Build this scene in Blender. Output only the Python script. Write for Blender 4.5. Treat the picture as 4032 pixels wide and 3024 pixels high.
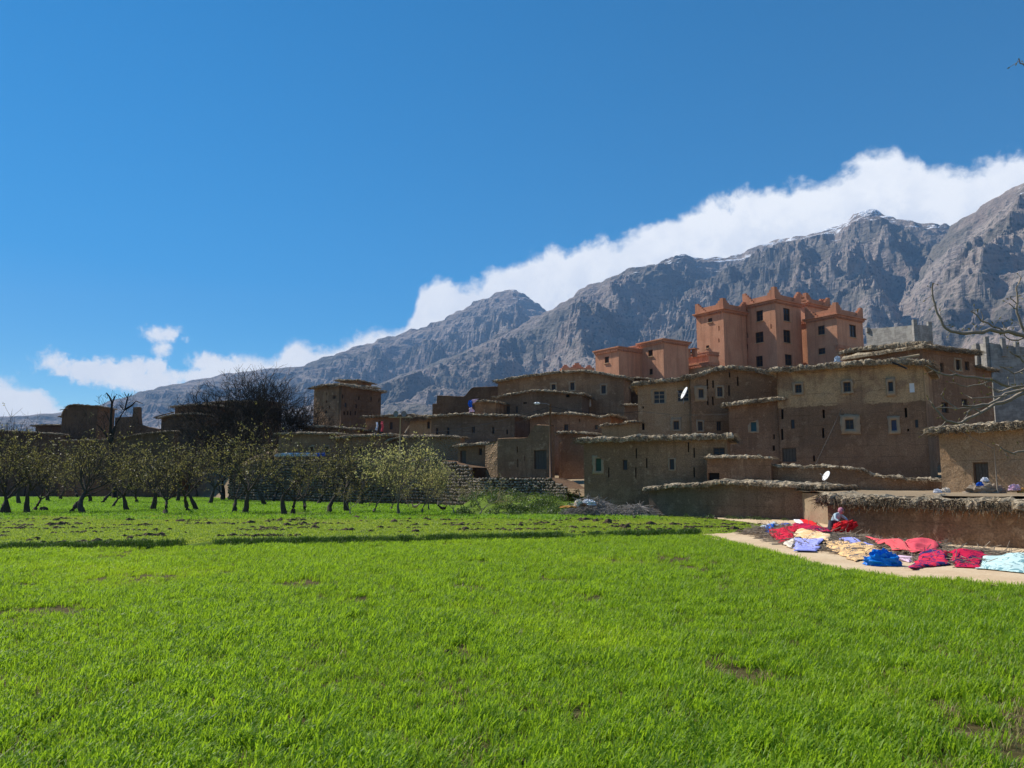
import bpy, math, random
import numpy as np
from mathutils import Vector

for _o in list(bpy.data.objects):
    bpy.data.objects.remove(_o)
SC = bpy.context.scene
COL = SC.collection

# ------------------------------------------------------------------ camera
F, CX, CY, HOR, CAMZ = 3104.0, 2016.0, 1512.0, 1900.0, 2.2      # photo pixels 4032 x 3024, metres
PITCH = math.atan((HOR - CY) / F)
cam = bpy.data.objects.new('camera', bpy.data.cameras.new('camera'))
COL.objects.link(cam)
cam.location = (0, 0, CAMZ)
cam.rotation_euler = (math.pi / 2 + PITCH, 0, 0)
cam.data.sensor_width = 36.0
cam.data.lens = 36.0 * F / 4032.0
cam.data.clip_start = 0.1
cam.data.clip_end = 40000
SC.camera = cam

# ------------------------------------------------------------------ light
SUN_AZ, SUN_EL = math.radians(-53.0), math.radians(47.0)          # from +Y, positive towards +X
SUN_DIR = Vector((math.sin(SUN_AZ) * math.cos(SUN_EL), math.cos(SUN_AZ) * math.cos(SUN_EL), math.sin(SUN_EL)))
sun = bpy.data.objects.new('sun', bpy.data.lights.new('sun', 'SUN'))
COL.objects.link(sun)
sun.data.energy = 5.0
sun.data.angle = math.radians(0.53)
sun.data.color = (1.0, 0.95, 0.87)
sun.rotation_euler = (-SUN_DIR).to_track_quat('-Z', 'Y').to_euler()
SC.view_settings.view_transform = 'Standard'
SC.view_settings.look = 'None'
SC.view_settings.exposure = 0.5
SC.view_settings.gamma = 1.0
SC.view_settings.use_curve_mapping = False
SC.cycles.use_denoising = True
SC.cycles.max_bounces = 7
SC.cycles.diffuse_bounces = 3
SC.cycles.glossy_bounces = 2
SC.cycles.transmission_bounces = 4
SC.cycles.transparent_max_bounces = 6
SC.cycles.volume_bounces = 0
SC.cycles.sample_clamp_indirect = 6.0


def ang(x, y):
    """photo pixel -> (azimuth, elevation) of its direction, radians"""
    u, v = (x - CX) / F, (CY - y) / F
    X, Y, Z = u, math.cos(PITCH) - v * math.sin(PITCH), math.sin(PITCH) + v * math.cos(PITCH)
    return math.atan2(X, Y), math.atan2(Z, math.hypot(X, Y))


def P(x, y, d):
    """photo pixel and distance along +Y -> point"""
    u, v = (x - CX) / F, (CY - y) / F
    X, Y, Z = u, math.cos(PITCH) - v * math.sin(PITCH), math.sin(PITCH) + v * math.cos(PITCH)
    k = d / Y
    return Vector((X * k, d, CAMZ + Z * k))


def G(x, y, z=0.0):
    """photo pixel -> point on the level z"""
    u, v = (x - CX) / F, (CY - y) / F
    X, Y, Z = u, math.cos(PITCH) - v * math.sin(PITCH), math.sin(PITCH) + v * math.cos(PITCH)
    k = (z - CAMZ) / Z
    return Vector((X * k, Y * k, z))


# ------------------------------------------------------------------ world: sky and the clouds behind the ridge
W = bpy.data.worlds.new('World')
SC.world = W
W.use_nodes = True
SC.cycles.sample_clamp_direct = 0.0


class NT:
    """small node helper"""
    def __init__(s, tree):
        s.t = tree

    def n(s, typ, **kw):
        nd = s.t.nodes.new(typ)
        for k, v in kw.items():
            if k.startswith('_'):
                setattr(nd, k[1:], v)
        for k, v in kw.items():
            if k.startswith('_'):
                continue
            key = int(k[1:]) if k[0] == 'i' and k[1:].isdigit() else k.replace('__', ' ')
            if isinstance(v, bpy.types.NodeSocket):
                s.t.links.new(v, nd.inputs[key])
            else:
                nd.inputs[key].default_value = v
        return nd

    def m(s, op, a, b=0.0, c=0.0, clamp=False):
        nd = s.n('ShaderNodeMath', _operation=op, _use_clamp=clamp, i0=a, i1=b, i2=c)
        return nd.outputs[0]

    def mix(s, f, a, b, blend='MIX'):
        nd = s.n('ShaderNodeMix', _data_type='RGBA', _blend_type=blend, i0=f, i6=a, i7=b)
        return nd.outputs[2]

    def noise(s, vec, scale, detail=4.0, rough=0.55, dist=0.0):
        nd = s.n('ShaderNodeTexNoise', Vector=vec, Scale=scale, Detail=detail, Roughness=rough, Distortion=dist)
        return nd.outputs[0]

    def ss(s, x, lo, hi):
        nd = s.n('ShaderNodeMapRange', _interpolation_type='SMOOTHSTEP', i0=x, i1=lo, i2=hi, i3=0.0, i4=1.0)
        return nd.outputs[0]

    def lin(s, x, lo, hi, a=0.0, b=1.0):
        nd = s.n('ShaderNodeMapRange', i0=x, i1=lo, i2=hi, i3=a, i4=b)
        return nd.outputs[0]

    def scl(s, vec, xyz):
        nd = s.n('ShaderNodeVectorMath', _operation='MULTIPLY', i0=vec, i1=xyz)
        return nd.outputs[0]

    def add(s, vec, v2):
        nd = s.n('ShaderNodeVectorMath', _operation='ADD', i0=vec, i1=v2)
        return nd.outputs[0]

    def curve(s, x, pts):
        nd = s.n('ShaderNodeFloatCurve', Value=x)
        c = nd.mapping.curves[0]
        while len(c.points) < len(pts):
            c.points.new(0.5, 0.5)
        for p, (a, b) in zip(c.points, pts):
            p.location = (a, b)
            p.handle_type = 'AUTO_CLAMPED'
        nd.mapping.use_clip = False
        nd.mapping.update()
        return nd.outputs[0]


def build_world():
    T = NT(W.node_tree)
    W.node_tree.nodes.clear()
    out = T.n('ShaderNodeOutputWorld')
    sky = T.n('ShaderNodeTexSky', _sky_type='NISHITA')
    sky.sun_disc = False
    sky.sun_elevation = SUN_EL
    sky.sun_rotation = SUN_AZ
    sky.altitude = 1500
    sky.air_density = 1.0
    sky.dust_density = 0.25
    sky.ozone_density = 2.2
    hs = T.n('ShaderNodeHueSaturation', Hue=0.492, Saturation=1.58, Value=1.0, Color=sky.outputs[0])
    bg1 = T.n('ShaderNodeBackground', Color=hs.outputs[0], Strength=0.086)
    d = T.n('ShaderNodeTexCoord').outputs['Generated']
    sep = T.n('ShaderNodeSeparateXYZ', Vector=d)
    x, y, z = sep.outputs
    az = T.m('ARCTAN2', x, y)
    el = T.m('ARCSINE', z)
    A0, A1, ES = -1.2, 1.6, 0.6                                    # azimuth range of the curves, elevation scale
    an = T.lin(az, A0, A1)

    def pts(px, tail_l, tail_r):
        q = sorted((((ang(*p)[0] - A0) / (A1 - A0)), ang(*p)[1] / ES) for p in px)
        return [(0.0, tail_l)] + q + [(1.0, tail_r)]
    k = 4032 / 2212.0
    D = lambda L: [(a * k, b * k) for a, b in L]
    top = T.curve(an, pts(D([(-60, 800), (20, 822), (60, 840), (100, 855), (125, 880), (150, 940), (400, 940), (425, 800), (450, 772), (520, 772), (545, 760), (600, 762), (640, 738), (690, 745),
                             (760, 732), (850, 716), (885, 690), (900, 645), (930, 612), (955, 592), (1000, 606), (1060, 590), (1120, 565), (1165, 545), (1205, 526), (1250, 530), (1310, 518), (1400, 492),
                             (1460, 468), (1560, 436), (1640, 412), (1700, 404), (1760, 400), (1800, 385), (1850, 356), (1890, 332), (1930, 318), (1965, 345),
                             (2000, 358), (2060, 358), (2120, 345), (2185, 318), (2225, 335), (2400, 330)]), 0.02, 0.25))
    warp = T.n('ShaderNodeTexNoise', Vector=d, Scale=6.0, Detail=3.0).outputs['Color']
    dw = T.add(d, T.scl(T.add(warp, (-0.5, -0.5, -0.5)), (0.05, 0.05, 0.05)))
    n1 = T.noise(T.scl(dw, (1.0, 1.0, 1.15)), 24.0, 6.0, 0.56)
    n2 = T.noise(T.add(dw, (3.1, 1.7, 0.4)), 85.0, 6.0, 0.66)
    nz = T.m('ADD', T.m('MULTIPLY', T.m('SUBTRACT', n1, 0.5), 0.075), T.m('MULTIPLY', T.m('SUBTRACT', n2, 0.5), 0.018))
    topel = T.m('MULTIPLY', top, ES)
    dtop = T.m('ADD', T.m('SUBTRACT', topel, el), T.m('MULTIPLY', nz, 0.8))
    bank = T.ss(dtop, -0.005, 0.013)

    def blob(cx, cy, rx, ry, amp=0.9, soft=0.5):
        """one cloud of its own: an ellipse (photo pixels of the 2212-wide view) frayed by noise"""
        a, e = ang(cx * k, cy * k)
        a2, _ = ang((cx + rx) * k, cy * k)
        _, e2 = ang(cx * k, (cy - ry) * k)
        da = T.m('DIVIDE', T.m('SUBTRACT', az, a), a2 - a)
        de = T.m('DIVIDE', T.m('SUBTRACT', el, e), e2 - e)
        r = T.m('SQRT', T.m('ADD', T.m('MULTIPLY', da, da), T.m('MULTIPLY', de, de)))
        v = T.m('ADD', T.m('SUBTRACT', 1.0, r), T.m('MULTIPLY', T.m('SUBTRACT', T.m('ADD', T.m('MULTIPLY', n1, 0.55), T.m('MULTIPLY', n2, 0.45)), 0.5), amp * 4.0))
        return T.ss(v, 0.0, soft)
    dens = bank
    for b in ((352, 722, 56, 30, 1.1, 0.9), (352, 748, 30, 26, 1.0, 1.0), (230, 800, 190, 36, 0.8, 0.55), (300, 822, 160, 34, 0.6, 0.55), (110, 785, 66, 34, 1.0, 0.8), (45, 868, 84, 38, 0.55, 0.5),
              (470, 790, 100, 32, 0.9, 0.8), (420, 815, 120, 28, 0.7, 0.7), (110, 890, 70, 18, .8, .9)):
        dens = T.m('MAXIMUM', dens, blob(*b))
    hi = T.m('LESS_THAN', el, 0.5)
    dens = T.m('MULTIPLY', dens, T.m('MULTIPLY', hi, T.ss(el, -0.02, 0.01)))
    # clouds: white crests, faint grey shading painted into the folds deeper inside
    deep = T.ss(dtop, 0.01, 0.12)
    fold = T.ss(T.noise(T.add(dw, (7.0, 2.0, 5.0)), 26.0, 7.0, 0.62), 0.40, 0.64)
    grey = T.m('MULTIPLY', T.m('ADD', T.m('MULTIPLY', deep, 0.75), 0.25), fold)
    ccol = T.mix(grey, (1.0, 1.0, 1.0, 1), (0.70, 0.75, 0.85, 1))
    bg2 = T.n('ShaderNodeBackground', Color=ccol, Strength=0.84)
    ms = T.n('ShaderNodeMixShader', Fac=dens, i1=bg1.outputs[0], i2=bg2.outputs[0])
    W.node_tree.links.new(ms.outputs[0], out.inputs[0])


build_world()
W.cycles.sampling_method = 'MANUAL'
W.cycles.sample_map_resolution = 1024

# ------------------------------------------------------------------ noise
RND = random.Random(11)
_g = np.random.default_rng(5)
_perm = _g.permutation(512)
_perm = np.concatenate([_perm, _perm, _perm])
_grad = _g.normal(size=(512, 3))
_grad /= np.linalg.norm(_grad, axis=1)[:, None]


def perlin(p):
    p = np.asarray(p, float)
    i = np.floor(p).astype(int)
    f = p - i
    u = f * f * f * (f * (f * 6 - 15) + 10)
    i &= 511
    r = 0
    for dx in (0, 1):
        for dy in (0, 1):
            for dz in (0, 1):
                h = _perm[_perm[_perm[(i[:, 0] + dx) & 511] + ((i[:, 1] + dy) & 511)] + ((i[:, 2] + dz) & 511)]
                g = _grad[h]
                dot = g[:, 0] * (f[:, 0] - dx) + g[:, 1] * (f[:, 1] - dy) + g[:, 2] * (f[:, 2] - dz)
                w = (u[:, 0] if dx else 1 - u[:, 0]) * (u[:, 1] if dy else 1 - u[:, 1]) * (u[:, 2] if dz else 1 - u[:, 2])
                r = r + w * dot
    return r * 1.5


def fbm(p, o=4, gain=0.5):
    p = np.asarray(p, float)
    r, a = 0, 1.0
    for k in range(o):
        r = r + a * perlin(p * 2.0 ** k + 17.3 * k)
        a *= gain
    return r


def ridged(p, o=5, gain=0.5):
    p = np.asarray(p, float)
    r, a, w = 0, 1.0, 1.0
    for k in range(o):
        n = 1 - np.abs(perlin(p * 2.0 ** k + 31.7 * k))
        n = n * n * w
        w = np.clip(n * 1.6, 0, 1)
        r = r + a * n
        a *= gain
    return r


def xyz(*c):
    return np.stack([np.broadcast_to(np.asarray(q, float), np.broadcast(*c).shape).ravel() for q in c], 1)


# ------------------------------------------------------------------ mesh and object helpers
class MB:
    def __init__(s):
        s.v, s.f, s.mi, s.n = [], [], [], 0

    def add(s, verts, faces, mi=0):
        b = s.n
        s.v.extend([tuple(map(float, q)) for q in verts])
        s.f.extend([tuple(i + b for i in q) for q in faces])
        s.mi.extend([mi] * len(faces))
        s.n += len(verts)

    def box(s, c, ex, ey, ez, mi=0):
        """centre and three half-axis vectors"""
        c, ex, ey, ez = Vector(c), Vector(ex), Vector(ey), Vector(ez)
        v = [c + ex * i + ey * j + ez * k for k in (-1, 1) for j in (-1, 1) for i in (-1, 1)]
        s.add(v, [(0, 2, 3, 1), (4, 5, 7, 6), (0, 1, 5, 4), (2, 6, 7, 3), (0, 4, 6, 2), (1, 3, 7, 5)], mi)

    def tube(s, pts, rad, sides=5, mi=0, cap=True):
        pts = [Vector(p) for p in pts]
        n = len(pts)
        if not hasattr(rad, '__len__'):
            rad = [rad] * n
        v, f = [], []
        for i, p in enumerate(pts):
            t = (pts[min(i + 1, n - 1)] - pts[max(i - 1, 0)])
            t = t.normalized() if t.length > 1e-9 else Vector((0, 0, 1))
            a = t.cross(Vector((0, 0, 1)) if abs(t.z) < 0.9 else Vector((1, 0, 0))).normalized()
            b = t.cross(a)
            for k in range(sides):
                th = 2 * math.pi * k / sides
                v.append(p + (a * math.cos(th) + b * math.sin(th)) * rad[i])
        for i in range(n - 1):
            for k in range(sides):
                k2 = (k + 1) % sides
                f.append((i * sides + k, i * sides + k2, (i + 1) * sides + k2, (i + 1) * sides + k))
        if cap:
            f.append(tuple(range(sides)))
            f.append(tuple(range((n - 1) * sides, n * sides))[::-1])
        s.add(v, f, mi)

    def grid(s, V, mi=0, flip=False):
        """V: (ny, nx, 3)"""
        ny, nx = V.shape[:2]
        f = []
        for j in range(ny - 1):
            for i in range(nx - 1):
                q = (j * nx + i, j * nx + i + 1, (j + 1) * nx + i + 1, (j + 1) * nx + i)
                f.append(q[::-1] if flip else q)
        s.add(V.reshape(-1, 3), f, mi)

    def mesh(s, name, mats, smooth=False):
        me = bpy.data.meshes.new(name)
        me.from_pydata(s.v, [], s.f)
        for m in (mats if isinstance(mats, (list, tuple)) else [mats]):
            me.materials.append(m)
        if len(me.materials) > 1:
            me.polygons.foreach_set('material_index', s.mi)
        if smooth:
            me.polygons.foreach_set('use_smooth', [True] * len(me.polygons))
        me.update()
        return me


def put(name, data, parent=None, loc=None):
    """an object whose mesh is in world coordinates (loc None) or local to loc / its parent"""
    o = bpy.data.objects.new(name, data)
    COL.objects.link(o)
    if parent is not None:
        o.parent = parent
        o.location = loc if loc is not None else -wloc(parent)
    elif loc is not None:
        o.location = loc
    return o


def wloc(o):
    v = Vector(o.location)
    while o.parent is not None:
        o = o.parent
        v += o.location
    return v


def tag(o, label=None, cat=None, group=None, kind=None):
    if label:
        o['label'] = label
    if cat:
        o['category'] = cat
    if group:
        o['group'] = group
    if kind:
        o['kind'] = kind
    return o


def thing(name, label, cat, loc, group=None):
    return tag(put(name, None, loc=Vector(loc)), label, cat, group)


def dup(root, loc, rz=0.0, scale=1.0, label=None):
    r = root.copy()
    COL.objects.link(r)
    r.location = loc
    r.rotation_euler = (0, 0, rz)
    r.scale = (scale,) * 3 if not hasattr(scale, '__len__') else scale
    if label:
        r['label'] = label
    for ch in root.children:
        c = ch.copy()
        COL.objects.link(c)
        c.parent = r
        for g in ch.children:
            e = g.copy()
            COL.objects.link(e)
            e.parent = c
    return r


# ------------------------------------------------------------------ materials
def mat(name, fn, rough=0.9, spec=0.2):
    m = bpy.data.materials.new(name)
    m.use_nodes = True
    t = m.node_tree
    t.nodes.clear()
    T = NT(t)
    out = T.n('ShaderNodeOutputMaterial')
    pos = T.n('ShaderNodeNewGeometry').outputs['Position']
    r = fn(T, pos)
    if isinstance(r, tuple) and len(r) == 2:
        col, nrm = r
    else:
        col, nrm = r, None
    b = T.n('ShaderNodeBsdfPrincipled', Roughness=rough)
    b.inputs['Specular IOR Level'].default_value = spec
    if isinstance(col, bpy.types.NodeSocket):
        t.links.new(col, b.inputs['Base Color'])
    else:
        b.inputs['Base Color'].default_value = col
    if nrm is not None:
        t.links.new(nrm, b.inputs['Normal'])
    t.links.new(b.outputs[0], out.inputs[0])
    return m


def rgb(r, g, b):
    return (r, g, b, 1.0)


def bump(T, h, dist, strength=0.7):
    return T.n('ShaderNodeBump', Height=h, Distance=dist, Strength=strength).outputs[0]


def plain(name, c, rough=0.85, var=0.25, scale=12.0, spec=0.2, bd=0.004):
    def fn(T, p):
        n = T.noise(p, scale, 5.0, 0.6)
        lo = rgb(*[q * (1 - var) for q in c])
        hi = rgb(*[min(1, q * (1 + var)) for q in c])
        return T.mix(n, lo, hi), bump(T, n, bd)
    return mat(name, fn, rough, spec)


def mud(name, c, c2, c3=None, split=None, courses=True, stony=0.0):
    """rammed earth: c main, c2 stains and repairs, lift lines; split=(z, colour above) for plastered upper storeys"""
    warm = lambda q: tuple(a * b for a, b in zip(q, (1.02, .88, .78)))
    c, c2 = warm(c), warm(c2)
    c3 = warm(c3) if c3 else None
    if split:
        split = (split[0], warm(split[1]))

    def fn(T, p):
        big = T.noise(p, 0.35, 4.0, 0.6, 0.3)
        mid = T.noise(p, 1.7, 6.0, 0.65)
        fine = T.noise(p, 14.0, 5.0, 0.65)
        streak = T.noise(T.scl(p, (2.6, 2.6, 0.22)), 1.0, 5.0, 0.6)
        base = rgb(*c)
        z = T.n('ShaderNodeSeparateXYZ', Vector=p).outputs[2]
        if split:
            edge = T.m('ADD', z, T.m('MULTIPLY', T.m('SUBTRACT', mid, 0.5), 0.7))
            base = T.mix(T.ss(edge, split[0] - 0.06, split[0] + 0.06), base, rgb(*split[1]))
        col = T.mix(T.m('MULTIPLY', T.ss(big, 0.46, 0.58), 0.85), base, rgb(*c2))
        col = T.mix(T.m('MULTIPLY', T.ss(streak, 0.48, 0.68), 0.42), col, rgb(*[q * 0.62 for q in c]))
        if c3:
            col = T.mix(T.m('MULTIPLY', T.ss(mid, 0.56, 0.66), 0.75), col, rgb(*c3))
        col = T.mix(0.5, col, T.n('ShaderNodeHueSaturation', Value=T.lin(fine, 0.30, 0.70, 0.25, 1.85), Color=col).outputs[0])
        h = T.m('ADD', T.m('MULTIPLY', mid, 1.0), T.m('MULTIPLY', fine, 0.45))
        if courses:
            fr = T.m('FRACT', T.m('ADD', T.m('DIVIDE', z, 0.83), T.m('MULTIPLY', mid, 0.14)))
            line = T.m('MULTIPLY', T.m('LESS_THAN', fr, 0.035), T.ss(T.noise(p, 0.9, 3.0), 0.42, 0.6))
            col = T.mix(T.m('MULTIPLY', line, 0.55), col, rgb(*[q * 0.45 for q in c]))
            h = T.m('SUBTRACT', h, T.m('MULTIPLY', line, 0.5))
        if stony:
            vo = T.n('ShaderNodeTexVoronoi', Vector=p, Scale=4.2, Randomness=0.9)
            cell = T.ss(vo.outputs['Distance'], 0.05, 0.45)
            h = T.m('SUBTRACT', h, T.m('MULTIPLY', cell, 1.6 * stony))
            col = T.mix(T.m('MULTIPLY', cell, 0.6 * stony), col, rgb(*[q * 0.5 for q in c]))
        return col, bump(T, h, 0.06 + 0.05 * stony, 0.75)
    return mat(name, fn, 0.95, 0.08)


M = {}
M['mud'] = mud('mud_brown', (.225, .155, .098), (.30, .215, .138), (.39, .30, .20))
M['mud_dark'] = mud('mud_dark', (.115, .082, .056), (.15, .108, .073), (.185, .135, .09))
M['mud_red'] = mud('mud_red', (.235, .15, .095), (.30, .20, .13), (.37, .265, .175))
M['mud_pale'] = mud('mud_pale', (.37, .28, .18), (.33, .235, .145), (.43, .34, .23))
M['mud_ochre'] = mud('mud_ochre', (.36, .26, .15), (.40, .30, .18), None)
M['mud_grey'] = mud('mud_grey', (.155, .122, .09), (.19, .15, .112), (.25, .20, .15))
M['mud_stone'] = mud('mud_stone', (.33, .255, .17), (.40, .32, .22), (.46, .38, .28), None, False, 1.0)
M['interior'] = plain('opening_shade_black', (.018, .015, .013))  # near-black backing of openings: shade of the rooms put into the colour
M['plaster'] = plain('window_plaster', (.35, .255, .165), .9, .35, 3.0, .1, .02)
M['plaster_white'] = plain('window_whitewash', (.50, .45, .38), .9, .3, 3.0, .1, .02)
M['wood'] = plain('old_wood', (.12, .075, .045), .8, .4, 9.0)
M['wood_pale'] = plain('pale_wood', (.42, .32, .2), .8, .3, 9.0)
M['wood_grey'] = plain('weathered_door_wood', (.10, .085, .065), .85, .35, 7.0)
M['pane'] = plain('dark_glass', (.02, .022, .026), .35, .3, 3.0, .4)
M['teal'] = plain('teal_shutter', (.05, .13, .14), .6, .25, 5.0)
M['green'] = plain('green_shutter', (.055, .115, .075), .6, .25, 5.0)
M['blue_sh'] = plain('blue_shutter', (.07, .09, .16), .6, .25, 5.0)
M['white'] = plain('white_paint', (.75, .75, .74), .5, .05)
M['metal'] = plain('grey_metal', (.22, .21, .2), .5, .2)
M['black'] = plain('black_rubber', (.02, .02, .02), .6, .2)
M['rust'] = plain('rusty_pole', (.16, .09, .055), .7, .35, 6.0)
M['bark'] = plain('dark_bark', (.075, .06, .047), .95, .35, 20.0, .1, .01)
M['bark_grey'] = plain('grey_bark', (.15, .125, .10), .95, .35, 18.0, .1, .008)
M['bark_pale'] = plain('pale_bark', (.26, .215, .165), .9, .3, 18.0, .1, .004)
M['twig'] = plain('dry_twigs', (.30, .235, .17), .95, .6, 3.0, .1, .002)
M['twig_grey'] = plain('grey_twigs', (.30, .265, .235), .95, .5, 3.0, .1, .002)
M['straw'] = plain('roof_brush', (.145, .108, .068), .95, .55, 2.2, .1, .002)
M['stone'] = plain('field_stone', (.34, .28, .215), .95, .45, 1.6, .1, .02)
M['stone_dark'] = plain('bank_stone', (.2, .165, .125), .95, .45, 1.6, .1, .02)


def roof_mat():
    def fn(T, p):
        a = T.noise(p, 1.1, 5.0, 0.65)
        b = T.noise(p, 9.0, 6.0, 0.7)
        col = T.mix(T.ss(a, 0.35, 0.65), rgb(.30, .23, .15), rgb(.54, .44, .305))
        col = T.mix(T.m('MULTIPLY', T.ss(b, 0.48, 0.6), 0.7), col, rgb(.085, .06, .038))
        return col, bump(T, T.m('ADD', a, T.m('MULTIPLY', b, 0.8)), 0.12, 0.9)
    return mat('mud_and_brush_roof', fn, 0.97, 0.05)


def kasbah_mat(name, c, c2):
    def fn(T, p):
        a = T.noise(p, 0.5, 4.0, 0.6)
        b = T.noise(p, 7.0, 6.0, 0.65)
        st = T.noise(T.scl(p, (1.6, 1.6, 0.16)), 1.0, 5.0, 0.6)
        col = T.mix(T.ss(a, 0.3, 0.7), rgb(*c), rgb(*c2))
        col = T.mix(T.m('MULTIPLY', T.ss(st, 0.48, 0.68), 0.5), col, rgb(*[q * .6 for q in c]))
        col = T.mix(0.35, col, T.n('ShaderNodeHueSaturation', Value=T.lin(b, 0.25, 0.75, 0.55, 1.45), Color=col).outputs[0])
        return col, bump(T, b, 0.05, 0.8)
    return mat(name, fn, 0.92, 0.1)


def block_mat():
    def fn(T, p):
        s = T.n('ShaderNodeSeparateXYZ', Vector=p)
        c = T.n('ShaderNodeCombineXYZ', X=T.m('ADD', s.outputs[0], s.outputs[1]), Y=s.outputs[2], Z=0.0).outputs[0]
        br = T.n('ShaderNodeTexBrick', Vector=c, Scale=1.0, Color1=rgb(.24, .22, .195), Color2=rgb(.32, .295, .26), Mortar=rgb(.20, .185, .16))
        br.inputs['Mortar Size'].default_value = 0.018
        br.inputs['Brick Width'].default_value = 0.5
        br.inputs['Row Height'].default_value = 0.25
        n = T.noise(p, 1.3, 5.0, 0.6)
        col = T.mix(T.ss(n, 0.45, 0.65), br.outputs[0], rgb(.38, .355, .31))
        return col, bump(T, T.noise(p, 12.0, 4.0), 0.02, 0.6)
    return mat('concrete_block', fn, 0.95, 0.1)


M['roof'] = roof_mat()
M['kasbah'] = kasbah_mat('red_ochre_render', (.55, .265, .155), (.62, .32, .19))
M['kasbah_trim'] = kasbah_mat('red_ochre_trim', (.50, .225, .13), (.55, .265, .16))
M['kasbah_tan'] = kasbah_mat('tan_render', (.50, .34, .20), (.54, .38, .23))
M['block'] = block_mat()


def leaf_mat(name, c1, c2, trans=0.45, scale=1.2, c3=None):
    """thin leaves: diffuse and translucent, so that the sun behind them shows through"""
    m = bpy.data.materials.new(name)
    m.use_nodes = True
    t = m.node_tree
    t.nodes.clear()
    T = NT(t)
    out = T.n('ShaderNodeOutputMaterial')
    pos = T.n('ShaderNodeNewGeometry').outputs['Position']
    rnd = T.n('ShaderNodeObjectInfo').outputs['Random']
    n = T.noise(pos, scale, 3.0)
    f = T.m('ADD', T.m('MULTIPLY', T.ss(n, 0.3, 0.7), 0.42), T.m('MULTIPLY', rnd, 0.58))
    col = T.mix(f, rgb(*c1), rgb(*c2))
    if c3:
        col = T.mix(T.ss(T.noise(pos, 0.13, 3.0), 0.52, 0.68), col, rgb(*c3))
    d = T.n('ShaderNodeBsdfPrincipled', Base__Color=col, Roughness=0.5)
    d.inputs['Specular IOR Level'].default_value = 0.3
    tr = T.n('ShaderNodeBsdfTranslucent', Color=T.mix(0.5, col, rgb(*[min(1, q * 1.5) for q in c2])))
    ms = T.n('ShaderNodeMixShader', Fac=trans, i1=d.outputs[0], i2=tr.outputs[0])
    t.links.new(ms.outputs[0], out.inputs[0])
    return m


M['grass'] = leaf_mat('wheat_blades', (.045, .125, .008), (.33, .49, .02), 0.52, 2.6, (.38, .49, .02))
M['grass2'] = leaf_mat('short_grass', (.20, .30, .02), (.34, .42, .03), 0.5, 0.5, (.40, .42, .05))
M['grass3'] = leaf_mat('orchard_grass', (.11, .24, .015), (.21, .36, .02), 0.5, 0.5)
M['bund'] = leaf_mat('shade_dark_bund_grass', (.04, .095, .01), (.085, .16, .015), 0.25, 1.0)  # darker green puts the bund's shadow side into the colour
M['dry'] = leaf_mat('dry_blades', (.30, .25, .09), (.42, .36, .15), 0.35, 2.0)
M['bark_black'] = plain('black_bark', (.035, .028, .022), .95, .35, 20.0, .1, .01)
M['buds'] = leaf_mat('young_leaves', (.145, .125, .033), (.29, .255, .07), 0.4, 1.0)
M['buds_bright'] = leaf_mat('bright_young_leaves', (.30, .29, .07), (.48, .44, .16), 0.45, 1.0)
M['bush'] = leaf_mat('bush_leaves', (.045, .075, .02), (.10, .15, .03), 0.3, 1.0)

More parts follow.
